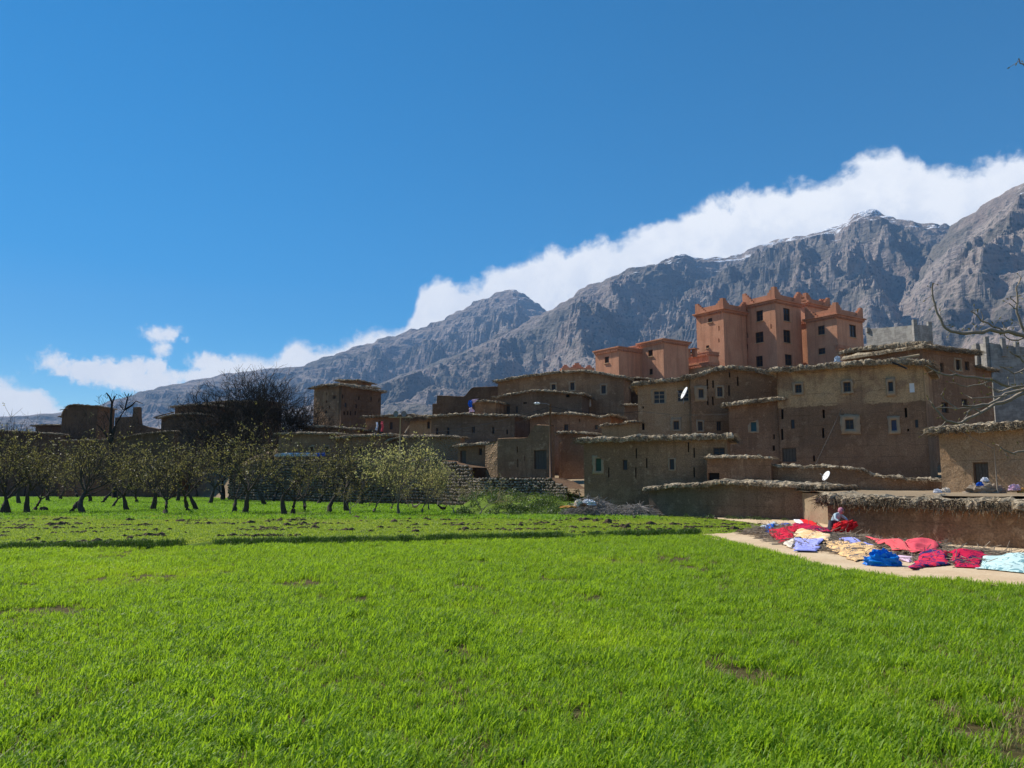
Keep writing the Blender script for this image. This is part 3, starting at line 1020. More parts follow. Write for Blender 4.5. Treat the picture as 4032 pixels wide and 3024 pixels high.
house('mud_house', 'big two-storey mud house, pale plaster above and dark earth below', 6, (250, 62.5), (1625, 57), .8,
      [(250, 392), (400, 380), (600, 370), (800, 350), (1000, 335), (1200, 322), (1400, 313), (1625, 330)], 8,
      [(430, 505, 487, 585, 'plaster'), (882, 482, 945, 575, 'plaster'), (1300, 480, 1340, 570, 'dark', (1283, 440, 1360, 615)), (1497, 492, 1537, 580, 'white'),
       (898, 832, 972, 925, 'dark', (858, 785, 1028, 970)), (1330, 838, 1372, 937, 'blue', (1300, 800, 1405, 970)), (1548, 832, 1575, 910, 'dark'), (388, 832, 420, 920, 'dark'),
       (308, 1097, 435, 1228, 'door')] +
      [(x, y, x + 17, y + h, 'slot') for x, y, h in ((297, 735, 95), (683, 740, 80), (297, 920, 105), (680, 912, 92), (1452, 722, 92), (1474, 918, 26), (222, 1075, 55), (225, 968, 50), (595, 1170, 55))],
      'mud_big', .5, .55, gz=2.0, brush=40, batter=.012)
house('mud_house', 'narrow mud house with a teal window tucked against the big two-tone house', 4, (1283, 65), (1700, 62.8), 1.0,
      [(1283, 622), (1400, 610), (1550, 590), (1700, 572)], 6, [(1465, 750, 1510, 825, 'teal', (1445, 728, 1530, 840))] + [(1648, 850, 1660, 890, 'slot'), (1642, 940, 1660, 985, 'slot')],
      'mud_red', .38, .55, gz=2.0, brush=44)
house('mud_house', 'brown mud house with two plaster-framed windows and many slits behind the teal-window house', 4, (972, 68), (1710, 67.5), 2.0,
      [(972, 392), (1060, 372), (1150, 340), (1300, 318), (1480, 335), (1600, 362), (1710, 395)], 7,
      [(1040, 482, 1078, 552, 'dark', (1008, 455, 1108, 580)), (1192, 465, 1232, 542, 'plaster'), (1035, 747, 1070, 820, 'plaster'), (1187, 745, 1222, 822, 'dark')] +
      [(x, y, x + 11, y + h, 'slot') for x, y, h in ((1106, 400, 80), (1152, 410, 62), (1282, 450, 85), (1108, 540, 72), (1150, 542, 70), (1353, 380, 75), (1285, 345, 40))], 'mud', .42, .5, gz=4.0, brush=40)
house('mud_house', 'tan mud house with two wide glazed windows and a satellite dish', 4, (540, 70), (972, 69), 2.0,
      [(540, 452), (620, 442), (700, 432), (850, 420), (972, 400)], 6,
      [(672, 492, 762, 600, 'wide', (655, 478, 780, 606)), (867, 482, 960, 582, 'wide', (855, 470, 968, 590)), (835, 742, 877, 812, 'dark', (810, 712, 900, 828)), (577, 755, 596, 815, 'slot'), (580, 622, 592, 640, 'slot')],
      'mud_pale', .42, .5, gz=4.0, brush=40)
house('mud_house', 'tall dark earth house whose shaded side shows behind the big two-tone house', 7, (480, 66.5), (905, 71), 1.0,
      [(480, 358), (600, 372), (750, 388), (905, 405)], 7,
      [(628, 475, 652, 548, 'dark'), (755, 452, 792, 530, 'dark', (742, 440, 800, 540)), (828, 465, 860, 532, 'dark'), (805, 770, 850, 835, 'dark'), (640, 800, 690, 880, 'dark')], 'mud_red', .45, .5, gz=3.0, brush=40)
house('mud_house', 'upper mud house with a shaggy roof under the grey block parapet', 6, (900, 73), (1625, 68.8), 3.0,
      [(900, 222), (1000, 200), (1250, 178), (1500, 160), (1625, 150)], 5, [(1100, 225, 1112, 255, 'slot')], 'mud_red', .5, .5, gz=5.0, brush=36)
house('lean_to', 'small lean-to under a drooping brush roof against the tall dark house', 7, (908, 71.5), (1040, 73), 1.0, [(908, 512), (1040, 540)], 4, [], 'mud_red', .2, .5, gz=3.0, brush=30)
house('mud_house', 'pale low mud house with a small grey plank door behind the clothesline post', 7, (612, 40), (1311, 37.0), .6,
      [(612, 1045), (900, 1030), (1311, 1004)], 6, [(905, 1285, 1015, 1500, 'door')], 'mud_pale', .42, .5, ext=.9, gz=1.6, brush=44, hillpt=False, ohs=.55)

# ------------------------------------------------------------------ the enclosure wall at the edge of the dirt path
w = house('enclosure_wall', 'thick mud enclosure wall with shaggy dry brush coping beside the drying blankets', 8, (822, 32), (2212, 26), -.25,
          [(822, 222), (900, 232), (1000, 238), (1250, 250), (1500, 258), (1800, 268), (2212, 282)], 1.6, [], 'mud', .42, .28, ext=.8, cat='wall', brush=95, hillpt=False, blen=(.12, .42), droop=1.5, step=.35)
EW = HOUSES['thick mud enclosure wall with shaggy dry brush coping beside the drying blankets']

# earth platform between the enclosure wall and the pale house
pl = [EW[0] - EW[2] * 1.3, EW[0] + EW[1] * 14 - EW[2] * 1.3]
pts = [(pl[0].x, pl[0].y), (pl[1].x, pl[1].y), (40, 26), (40, 60), (17, 50), (16.2, 41)]
sheet('terrace', pts, 1.72, .5, M['hill'], .05)
mb = MB()
for (x1, y1), (x2, y2) in zip(pts, pts[1:] + pts[:1]):
    mb.add([(x1, y1, -.3), (x2, y2, -.3), (x2, y2, 1.62), (x1, y1, 1.62)], [(0, 1, 2, 3)])
tag(put('terrace', mb.mesh('terrace', M['hill'])), kind='structure')

# ------------------------------------------------------------------ the middle of the village
house('mud_house', 'wide upper mud house with a gently arched roofline and a white-ringed window', 3, (855, 93), (2026, 88), 5.0,
      [(855, 245), (1000, 220), (1200, 190), (1400, 165), (1640, 152), (1760, 165), (1896, 188), (2026, 212)], 8,
      [(1355, 267, 1392, 320, 'plaster'), (1530, 250, 1568, 322, 'plaster'), (1820, 277, 1860, 355, 'plaster'), (1675, 397, 1702, 448, 'whitewash', (1655, 370, 1722, 480))], 'mud', .3, .45, gz=7.0)
house('mud_house', 'shaded mud block in the gap beside the dish house', 4, (425, 93), (560, 91), 5.0, [(425, 395), (560, 395)], 4, [], 'mud_dark', .2, .3, gz=7.0)
house('ruined_wall', 'ruined stepped mud wall rising to the wide upper house', 3, (245, 96), (862, 94.5), 5.0,
      [(245, 452), (282, 450), (286, 372), (420, 378), (540, 384), (600, 312), (625, 297), (862, 287)], .7, [], 'mud_dark', roof=False, cat='wall', gz=6.5)
house('mud_house', 'grey-brown mud house with a pale brush roof in front of the wide upper house', 3, (845, 87.5), (1640, 85), 4.0,
      [(845, 390), (1000, 365), (1180, 333), (1300, 338), (1500, 352), (1640, 366)], 5,
      [(932, 470, 965, 548, 'dark'), (1020, 470, 1040, 535, 'dark'), (1090, 434, 1125, 450, 'slot'), (1490, 362, 1522, 390, 'slot')], 'mud_grey', .22, .45, gz=6.0)
house('hut', 'small rounded mud hut with washing thrown over its roof', 3, (640, 86), (832, 85), 5.0, [(640, 440), (720, 422), (832, 438)], 3, [], 'mud', .18, .35, gz=6.0, cat='hut')
house('mud_house', 'dark low house with five small windows in a row below the hut', 3, (235, 83), (1010, 79.5), 2.5,
      [(235, 575), (400, 560), (560, 552), (690, 563), (1010, 566)], 6,
      [(275, 675, 298, 742, 'dark'), (378, 670, 402, 735, 'dark'), (610, 660, 642, 725, 'dark'), (800, 665, 822, 730, 'dark'), (932, 690, 948, 735, 'dark')], 'mud_grey', .22, .4, gz=3.8)
house('ruined_house', 'roofless mud ruin with a broken sloping wall top and a tall plank door', 3, (850, 70), (1345, 67.5), 1.5,
      [(850, 778), (950, 772), (1040, 772), (1130, 767), (1150, 732), (1165, 692), (1200, 648), (1345, 652)], .8,
      [(1190, 882, 1308, 1060, 'door')] + [(1030, 850, 1040, 905, 'slot'), (1036, 965, 1044, 1040, 'slot'), (1100, 940, 1106, 985, 'slot')], 'mud', roof=False, cat='ruin', gz=2.6)
house('stone_pier', 'sunlit rubble pier at the broken end of the roofless ruin', 3, (738, 72), (850, 70.2), 1.5, [(738, 830), (780, 808), (850, 795)], 1.2, [], 'mud_stone', roof=False, cat='wall', amp=.14, gz=2.6)
house('mud_house', 'brown mud house with an arched window slit behind the lamp pole', 3, (1155, 77), (1905, 74), 2.0,
      [(1155, 585), (1330, 550), (1500, 545), (1700, 560), (1830, 582), (1905, 560)], 5, [(1470, 640, 1507, 702, 'dark'), (1758, 648, 1788, 690, 'dark'), (1612, 592, 1622, 622, 'slot')], 'mud_red', .2, .4, gz=3.0)
house('hut', 'small ochre mud hut tucked against the tan dish house', 4, (247, 71), (548, 69.8), 1.5, [(247, 782), (300, 770), (400, 770), (470, 752), (548, 750)], 3, [], 'mud_ochre', .14, .2, gz=3.5, cat='hut')
house('shed', 'mud shed under a thin brush roof above the ochre hut', 4, (435, 81), (555, 80.4), 3.0, [(435, 614), (555, 612)], 3, [], 'mud', .15, .3, gz=5.0)
house('shed', 'blank mud shed with exposed rubble base beside the dirt ramp', 3, (1420, 70.5), (1665, 69), 1.5, [(1420, 725), (1550, 722), (1665, 730)], 4, [], 'mud_red', .18, .25, gz=2.7, cat='shed', brush=30)
house('shed', 'small shed with a dark plank door under a pale brush roof among the trees', 3, (485, 75), (748, 73.4), 2.0, [(485, 850), (600, 838), (748, 830)], 4,
      [(500, 885, 556, 1030, 'door'), (675, 865, 706, 930, 'dark')], 'mud', .25, .4, gz=3.2)
house('garden_wall', 'sunlit ochre garden wall of crumbling earth blocks', 3, (-5, 80), (505, 77.5), 2.5, [(-5, 770), (140, 760), (390, 757), (505, 765)], 1.0, [], 'mud_stone', .18, .2, cat='wall', amp=.12, gz=3.6)
house('mud_house', 'long pinkish mud house with three small windows on the stone bank', 2, (1000, 86), (1500, 84.2), 2.5, [(1000, 775), (1100, 768), (1200, 758), (1500, 745)], 5,
      [(1030, 865, 1057, 935, 'dark'), (1100, 860, 1127, 935, 'dark'), (1216, 862, 1244, 925, 'dark')], 'mud_red', .28, .5, gz=4.0)
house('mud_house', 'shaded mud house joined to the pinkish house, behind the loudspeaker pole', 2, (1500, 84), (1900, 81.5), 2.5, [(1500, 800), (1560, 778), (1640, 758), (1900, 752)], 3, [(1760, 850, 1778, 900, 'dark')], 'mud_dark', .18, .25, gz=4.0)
house('mud_house', 'mud house with pale-framed windows half hidden by the big bare trees', 2, (470, 92), (1000, 88.5), 2.5, [(470, 735), (700, 728), (1000, 735)], 5,
      [(570, 780, 592, 832, 'dark'), (757, 852, 790, 920, 'plaster'), (900, 850, 935, 912, 'plaster')], 'mud_red', .22, .4, gz=3.8)
house('mud_house', 'mud house under reddish straw thatch with a draped doorway', 2, (1280, 100), (1700, 97.5), 5.0, [(1280, 580), (1450, 572), (1700, 563)], 5, [(1395, 610, 1445, 730, 'door'), (1500, 620, 1530, 690, 'dark')], 'mud_red', .32, .5, gz=6.0, brush=60)
house('mud_house', 'square mud house under a thick straw thatch edge', 2, (1690, 95.5), (1925, 93.5), 5.0, [(1690, 595), (1800, 585), (1925, 580)], 5, [(1850, 615, 1880, 682, 'dark')], 'mud_ochre', .42, .45, gz=6.0, brush=90, blen=(.3, .8), droop=1.2)
house('mud_house', 'low mud house with a sagging roof behind the big bare trees', 2, (690, 99), (1195, 97), 4.0, [(690, 672), (900, 668), (1195, 690)], 5, [], 'mud', .25, .5, gz=5.0)
house('tower_house', 'tall earthen tower house, the paler of its two faces', 2, (800, 118), (1056, 113), 6.0, [(800, 308), (900, 284), (1056, 274)], 6,  # paler mud puts the sunlight on this face into its colour
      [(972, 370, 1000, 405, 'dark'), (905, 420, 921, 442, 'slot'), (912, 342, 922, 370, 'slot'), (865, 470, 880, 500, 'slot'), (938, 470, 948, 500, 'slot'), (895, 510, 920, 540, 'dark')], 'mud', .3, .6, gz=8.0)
house('tower_house', 'tall earthen tower house, its darker slit-windowed face', 2, (1056, 112.6), (1425, 116), 6.0, [(1056, 280), (1190, 302), (1300, 318), (1425, 340)], 6,  # darker mud puts this face's shade into its colour
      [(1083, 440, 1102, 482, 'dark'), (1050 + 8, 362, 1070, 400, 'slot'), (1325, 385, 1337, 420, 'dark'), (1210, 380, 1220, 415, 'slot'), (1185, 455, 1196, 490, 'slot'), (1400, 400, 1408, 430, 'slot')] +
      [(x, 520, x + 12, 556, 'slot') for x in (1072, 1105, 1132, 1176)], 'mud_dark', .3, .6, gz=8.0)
house('roof_turret', 'small turret with a flat brush cap on the tall earthen tower house', 2, (1042, 117), (1208, 116), 8.0, [(1042, 236), (1208, 236)], 4, [(1130, 283, 1144, 303, 'slot')], 'mud', .2, .6, cat='turret', gz=8.0, hillpt=False)
house('mud_house', 'mud house under a jutting brush roof, the higher of two stacked ones', 1, (1430, 126), (1720, 124), 4.0, [(1430, 422), (1560, 408), (1720, 405)], 6, [(1500, 440, 1515, 462, 'slot')], 'mud_dark', .25, .6, gz=5.0)
house('mud_house', 'mud house with a long pole jutting from its roof, the lower of two stacked ones', 1, (1320, 122), (1600, 120), 3.0, [(1320, 512), (1420, 488), (1600, 478)], 3, [], 'mud_dark', .25, .6, gz=4.0)
house('mud_house', 'earth-coloured house seen through the crowns of the big bare trees', 0, (815, 129), (1040, 127), 4.0, [(815, 1588), (900, 1582), (1040, 1580)], 6, [(880, 1600, 888, 1612, 'slot')], 'mud_dark', .25, .5, gz=5.0)
house('mud_tower', 'windowless dark mud tower with a rounded shoulder and thin brush roof', 1, (510, 140), (800, 140), 1.0, [(510, 500), (520, 460), (540, 430), (565, 412), (610, 402), (800, 415)], 6,
      [(610, 480, 616, 510, 'slot'), (690, 470, 698, 500, 'slot')], 'mud_dark', .2, .35, cat='tower', gz=2.0, brush=30)
house('mud_house', 'low dark mud house with an overhanging roof against the mud tower', 1, (292, 145), (520, 144), 1.0, [(292, 575), (400, 570), (520, 572)], 5, [], 'mud_dark', .25, .6, gz=2.0)
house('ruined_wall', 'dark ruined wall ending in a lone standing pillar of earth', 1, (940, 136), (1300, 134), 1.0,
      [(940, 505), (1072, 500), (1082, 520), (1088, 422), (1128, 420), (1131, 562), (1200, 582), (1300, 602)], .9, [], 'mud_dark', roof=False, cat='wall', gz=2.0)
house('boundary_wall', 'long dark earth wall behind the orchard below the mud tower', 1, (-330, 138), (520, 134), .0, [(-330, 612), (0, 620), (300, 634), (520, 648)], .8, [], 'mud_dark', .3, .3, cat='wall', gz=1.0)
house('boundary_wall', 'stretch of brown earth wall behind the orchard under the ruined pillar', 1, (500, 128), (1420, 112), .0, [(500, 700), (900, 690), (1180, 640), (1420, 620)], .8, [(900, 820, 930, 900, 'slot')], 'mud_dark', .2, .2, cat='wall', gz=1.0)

# ------------------------------------------------------------------ the red kasbah on the hill
KL = Vector((math.cos(math.radians(215.0)), math.sin(math.radians(215.0)), 0))      # outward normal of its left-hand faces
KR = Vector((-KL.y, KL.x, 0))                                                      # of its right-hand faces
DL, DR = -KR, -KL                                                                  # directions from the near corner along each face


def box_from(zm, corner, d, lx, rx, yt):
    """near corner, and widths along both faces from the pixels of the outer edges"""
    C = P(*px(zm, corner, yt), d)
    C0 = Vector((C.x, C.y, 0))

    def width(x, dr):
        q = P(*px(zm, x, yt), 100.0)
        t = q.x / q.y
        return (t * C0.y - C0.x) / (dr.x - t * dr.y)
    return C0, C.z, abs(width(lx, DL)), abs(width(rx, DR))


def merlon(mb, c, ax, ay, h, w, steps=4, mi=0):
    """stepped corner crenel: courses shrinking towards the top"""
    hh = h / steps
    for k in range(steps):
        ww = w * (1 - k / steps * .82)
        mb.box(c + Vector((0, 0, hh * (k + .5))), ax * ww, ay * ww, Vector((0, 0, hh / 2 + .002)), mi)


def kas_window(par, A, e, n, h, shape='window'):
    s0, s1, z0, z1 = h
    w, ht = s1 - s0, z1 - z0
    up = Vector((0, 0, 1))

    def q(s, z, o):
        p = A + e * s + n * o
        return Vector((p.x, p.y, z))
    d = MB()
    fw = min(.09, w * .1)
    for c, hx, hz in ((q(s0 + fw / 2, (z0 + z1) / 2, -.14), fw / 2, ht / 2), (q(s1 - fw / 2, (z0 + z1) / 2, -.14), fw / 2, ht / 2),
                      (q((s0 + s1) / 2, z1 - fw / 2, -.14), w / 2 - fw, fw / 2), (q((s0 + s1) / 2, z0 + fw / 2, -.14), w / 2 - fw, fw / 2)):
        d.box(c, e * hx, n * .05, up * hz, 0)
    d.box(q((s0 + s1) / 2, (z0 + z1) / 2, -.15), e * (fw * .4), n * .03, up * (ht / 2 - fw), 0)
    d.box(q((s0 + s1) / 2, z0 + ht * .55, -.15), e * (w / 2 - fw), n * .028, up * (fw * .4), 0)
    d.box(q((s0 + s1) / 2, (z0 + z1) / 2, -.2), e * (w / 2 - fw), n * .004, up * (ht / 2 - fw), 1)
    d.box(q((s0 + s1) / 2, z0 - .05, .04), e * (w / 2 + .1), n * .1, up * .045, 2)
    put(shape, d.mesh(shape, [M['wood'], M['pane'], M['kasbah_tan']]), par)


def tower(root, zm, corner, d, lx, rx, yt, zb, wl=(), wr=(), parapet=.75, mer=1.5, eave=.42, m='kasbah', name='tower', depthscale=1.0, corners=True, slots=()):
    C, zt, w1, w2 = box_from(zm, corner, d, lx, rx, yt)
    w1, w2 = w1 * depthscale, w2
    A = C + DL * w1
    B = C + DR * w2
    E = A + DR * w2
    flat = lambda s: zt

    def hole(h, O, n, e):
        a, b = hit(px(zm, h[0], h[3]), O, n), hit(px(zm, h[2], h[1]), O, n)
        return ((a - O).dot(e), (b - O).dot(e), a.z, b.z)
    hl = [hole(h, A, KL, -DL) for h in wl]
    hr = [hole(h, C, KR, DR) for h in wr]
    sl = [hole(h, A, KL, -DL) for h in slots]
    mb = MB()
    facade(mb, A, C, zb, flat, hl + sl, step=1.0, amp=.015)
    facade(mb, C, B, zb, flat, hr, step=1.0, amp=.015)
    facade(mb, B, E, zb, flat, (), step=2.0, amp=.0)
    facade(mb, E, A, zb, flat, (), step=2.0, amp=.0)
    t = put(name, mb.mesh(name, [M[m], M['interior']]), root)
    for h in hl:
        kas_window(t, A, -DL, KL, h)
    for h in hr:
        kas_window(t, C, DR, KR, h)
    ctr = C + DL * (w1 / 2) + DR * (w2 / 2)
    up = Vector((0, 0, 1))
    c = MB()
    c.box(ctr + up * (zt + .08), DL * (w1 / 2 + eave), DR * (w2 / 2 + eave), up * .08)
    c.box(ctr + up * (zt - .12), DL * (w1 / 2 + eave * .55), DR * (w2 / 2 + eave * .55), up * .115)
    nd = int(w1 / .32)
    for k in range(nd):
        c.box(C + DL * ((k + .5) * w1 / nd) + KL * .12 + up * (zt - .34), DL * .07, KL * .12, up * .1)
    nd = int(w2 / .32)
    for k in range(nd):
        c.box(C + DR * ((k + .5) * w2 / nd) + KR * .12 + up * (zt - .34), DR * .07, KR * .12, up * .1)
    put('cornice', c.mesh('cornice', M['kasbah_trim']), t)
    if parapet:
        p = MB()
        th = .13
        z = zt + .165 + parapet / 2
        i1, i2 = w1 / 2 - .05, w2 / 2 - .05
        p.box(ctr - DL * (i1 - th) + up * z, DL * th, DR * i2, up * (parapet / 2))
        p.box(ctr + DL * (i1 - th) + up * z, DL * th, DR * i2, up * (parapet / 2))
        p.box(ctr - DR * (i2 - th) + up * z, DL * (i1 - 2 * th), DR * th, up * (parapet / 2))
        p.box(ctr + DR * (i2 - th) + up * z, DL * (i1 - 2 * th), DR * th, up * (parapet / 2))
        put('parapet', p.mesh('parapet', M['kasbah_trim']), t)
    if corners:
        for a in (-1, 1):
            for b in (-1, 1):
                q = MB()
                base = ctr + DL * (a * (w1 / 2 - .08)) + DR * (b * (w2 / 2 - .08)) + up * (zt + .17)
                hh = (mer) / 5
                for k in range(5):                       # an L-shaped corner whose courses step back along both walls
                    ln = .95 * (1 - k / 5 * .86)
                    q.box(base - DL * (a * (ln - .16)) + up * (hh * (k + .5)), DL * ln, DR * .18, up * (hh / 2))
                    if ln > .2:
                        q.box(base - DR * (b * (ln + .02)) + up * (hh * (k + .5)), DL * .179, DR * (ln - .161), up * (hh / 2))
                put('merlon', q.mesh('merlon', M['kasbah_trim']), t)
    return ctr, zt, w1, w2


KB = thing('kasbah', 'tall red-ochre kasbah with stepped corner merlons on its square towers', 'kasbah', P(3050, 1440, 112))
tower(KB, 5, 1290, 119, 1215, 1512, 232, 12, parapet=.7, mer=1.5)
tower(KB, 5, 700, 116, 480, 900, 445, 12, [(575, 550, 640, 665), (578, 772, 632, 826)], parapet=0, corners=False, eave=.15)
tower(KB, 5, 485, 111, 222, 700, 290, 12, [(338, 370, 378, 420), (320, 636, 350, 668)], [], slots=[(440, 450, 449, 500), (440, 570, 449, 612), (440, 790, 449, 830), (248, 700, 256, 745)])
tower(KB, 5, 1300, 115, 1150, 1420, 400, 12, parapet=0, corners=False, eave=.1)
tower(KB, 5, 985, 110, 680, 1231, 198, 12, [(808, 296, 868, 412), (800, 502, 872, 620), (805, 736, 866, 850)], [(1072, 286, 1128, 400), (1073, 496, 1135, 610), (1088, 731, 1150, 830)],
      mer=1.75, slots=[(712, 300, 722, 345), (714, 520, 726, 570), (712, 625, 724, 680), (945, 432, 953, 478), (708, 750, 718, 795)])
tower(KB, 5, 1580, 108, 1285, 1830, 342, 12, [(1405, 443, 1465, 540), (1408, 660, 1472, 730)], [(1712, 446, 1768, 556)], mer=1.6)
tower(KB, 5, 1600, 107, 1560, 1885, 640, 12, parapet=0, corners=False, eave=.05)

AN = thing('annex', 'low red-ochre annex with a toothed eave below the kasbah', 'house', P(2450, 1450, 105))
tower(AN, 4, 385, 103, 195, 600, 142, 12, [(272, 212, 305, 272)], [], parapet=0, corners=False, eave=.3, name='block')
tower(AN, 4, 600, 105.5, 370, 800, 120, 12, [(455, 190, 473, 262), (507, 180, 527, 255)], [], parapet=0, corners=False, eave=.1, name='block')
tower(AN, 4, 750, 102, 552, 952, 78, 12, [(627, 158, 663, 218), (637, 312, 663, 366)], [], parapet=0, corners=False, eave=.35, name='block')
TR = thing('terrace_house', 'tan terrace house with rounded posts between the annex and the kasbah', 'house', P(2690, 1440, 104))
tower(TR, 4, 1120, 104, 770, 1200, 268, 12, [(866, 275, 925, 350)], [], parapet=0, corners=False, eave=.12, m='kasbah_tan', name='block')
tower(TR, 4, 1120, 107, 790, 1200, 180, 12, [(845, 190, 878, 215), (950, 172, 985, 198)], [], parapet=0, corners=False, eave=.1, name='block')
for i, x in enumerate((895, 950, 1005)):
    a = P(*px(4, x, 165 - i * 6), 105.5)
    q = MB()
    q.box(a, DL * .45, DR * .45, Vector((0, 0, .07)), 0)
    q.box(a - Vector((0, 0, .6)), DL * .25, DR * .25, Vector((0, 0, .54)), 0)
    put('post', q.mesh('post', M['kasbah_trim']), TR)
RP = thing('roof_parapet', 'three red stepped merlons peeking over the wide upper house', 'parapet', P(2270, 1450, 101))
q = MB()
a, b = P(*px(3, 1440, 150), 101), P(*px(3, 1740, 150), 100)
q.box((a + b) / 2 - Vector((0, 0, 5)), (b - a) / 2, Vector((0, 2, 0)), Vector((0, 0, 5.2)))
put('wall', q.mesh('wall', M['kasbah_trim']), RP)
for x, y, wd in ((1485, 88, .75), (1592, 72, 1.05), (1702, 92, .75)):
    c = P(*px(3, x, 142), 100.6)
    t = P(*px(3, x, y), 100.6)
    q = MB()
    ex = (b - a).normalized()
    for k in range(4):
        ww = wd * (1 - k * .24)
        hh = (t.z - c.z) / 4
        q.box(c + Vector((0, 0, hh * (k + .5))), ex * ww, Vector((0, .25, 0)), Vector((0, 0, hh / 2 + .001)))
    put('merlon', q.mesh('merlon', M['kasbah_trim']), RP)

# unfinished concrete-block buildings
def block_building(name, label, zm, left, corner, right, topl, topr, zb, posts):
    A, C, B = P(*px(zm, left[0], topl[0][1]), left[1]), P(*px(zm, corner[0], topr[0][1]), corner[1]), P(*px(zm, right[0], topr[-1][1]), right[1])
    for q in (A, C, B):
        q.z = 0
    root = thing(name, label, 'building', C + Vector((0, 0, zb)))
    mb = MB()
    for a, b, tp in ((A, C, topl), (C, B, topr)):
        e = (b - a).normalized()
        n = Vector((e.y, -e.x, 0))
        pr = [((hit(px(zm, *t), a, n) - a).dot(e), hit(px(zm, *t), a, n).z) for t in tp]
        pf = profile(pr)
        facade(mb, a, b, zb, pf, (), step=1.2, amp=.01)
        L = (b - a).length
        facade(mb, b - n * .25, a - n * .25, zb, profile([(L - s, z) for s, z in pr]), (), step=1.5, amp=.0)
        sl = np.linspace(0, L, 12)
        SS, TT = np.meshgrid(sl, [0, .25])
        z = np.array([pf(s) for s in sl])[None, :] + 0 * SS
        mb.grid(np.stack([a.x + e.x * SS - n.x * TT, a.y + e.y * SS - n.y * TT, z], 2))
    put('wall', mb.mesh('wall', [M['block'], M['interior']]), root)
    for x, y0, y1, d in posts:
        t, b_ = P(*px(zm, x, y0), d), P(*px(zm, x, y1), d)
        q = MB()
        q.box((t + b_) / 2, Vector((.2, 0, 0)), Vector((0, .2, 0)), Vector((0, 0, (t.z - b_.z) / 2)))
        put('post', q.mesh('post', M['block']), root)
    HILL_PTS.append((C.x, C.y, zb + 1))
    return root


block_building('block_parapet', 'grey concrete-block parapet with square corner posts beside the kasbah', 7, (20, 90), (420, 84), (560, 87), [(20, 200), (390, 168), (420, 160)], [(420, 162), (560, 172)], 8,
               [(38, 188, 225, 89.7), (420, 122, 300, 83.9), (540, 140, 300, 86.5)])
block_building('block_building', 'dark grey concrete-block building rising behind the tall dark earth house', 7, (880, 84), (1032, 79), (1620, 77), [(880, 330), (1032, 312)], [(1032, 312), (1311, 345), (1620, 370)], 2,
               [(1012, 262, 600, 79.4), (1140, 278, 420, 78.6), (1250, 305, 420, 78.2), (930, 318, 500, 82)])
HILL_PTS.extend([(36, 112, 16), (20, 106, 15), (48, 116, 16), (30, 135, 18), (60, 130, 14), (-60, 180, 4), (60, 180, 12), (0, 180, 10), (100, 110, 8), (-110, 170, 1), (2, 68, 2.4), (0, 66.5, 2.3),
                 (5, 69, 2.6), (4.5, 62, 1.6), (6.3, 60, 1.0), (8, 58, .4), (-4, 71.5, 2.3), (22, 48, 1.7), (28, 46, 1.7), (20, 55, 2.0), (40, 60, 2.5), (60, 70, 4)])

# slope
X, Y = np.meshgrid(np.linspace(-130, 130, 330), np.linspace(40, 200, 210))
fy = front_y(X)
msk = np.clip((Y - fy) / front_w(X), 0, 1)
msk = msk * msk * (3 - 2 * msk)
edge = np.clip(np.minimum(np.minimum(X + 130, 130 - X), 200 - Y) / 20, 0, 1)
Z = msk * edge * (idw(X, Y) - .25) + .12 * fbm(xyz(X * .4, Y * .4, 0.), 3).reshape(X.shape) * msk - .10 * (1 - msk)
mb = MB()
mb.grid(np.stack([X, Y, Z], 2))
tag(put('village_slope', mb.mesh('village_slope', M['hill'], True)), kind='structure')


def slope_z(x, y):
    f = float(front_y(x))
    m_ = min(max((y - f) / float(front_w(x)), 0), 1)
    m_ = m_ * m_ * (3 - 2 * m_)
    return m_ * (float(idw(np.array([x]), np.array([y]))[0]) - .25)

# ------------------------------------------------------------------ stone retaining walls and the weedy bank
def stone_mesh(seed):
    r = random.Random(seed)
    t = (1 + 5 ** .5) / 2
    v = [(-1, t, 0), (1, t, 0), (-1, -t, 0), (1, -t, 0), (0, -1, t), (0, 1, t), (0, -1, -t), (0, 1, -t), (t, 0, -1), (t, 0, 1), (-t, 0, -1), (-t, 0, 1)]
    f = [(0, 11, 5), (0, 5, 1), (0, 1, 7), (0, 7, 10), (0, 10, 11), (1, 5, 9), (5, 11, 4), (11, 10, 2), (10, 7, 6), (7, 1, 8), (3, 9, 4), (3, 4, 2), (3, 2, 6), (3, 6, 8), (3, 8, 9), (4, 9, 5), (2, 4, 11), (6, 2, 10), (8, 6, 7), (9, 8, 1)]
    v = [tuple(c / 1.9 * r.uniform(.72, 1.2) for c in q) for q in v]
    return v, f


STONES = []
for k in range(6):
    mb = MB()
    mb.add(*stone_mesh(k))
    STONES.append(mb.mesh('stone', M['stone'] if k % 3 else M['stone_dark']))


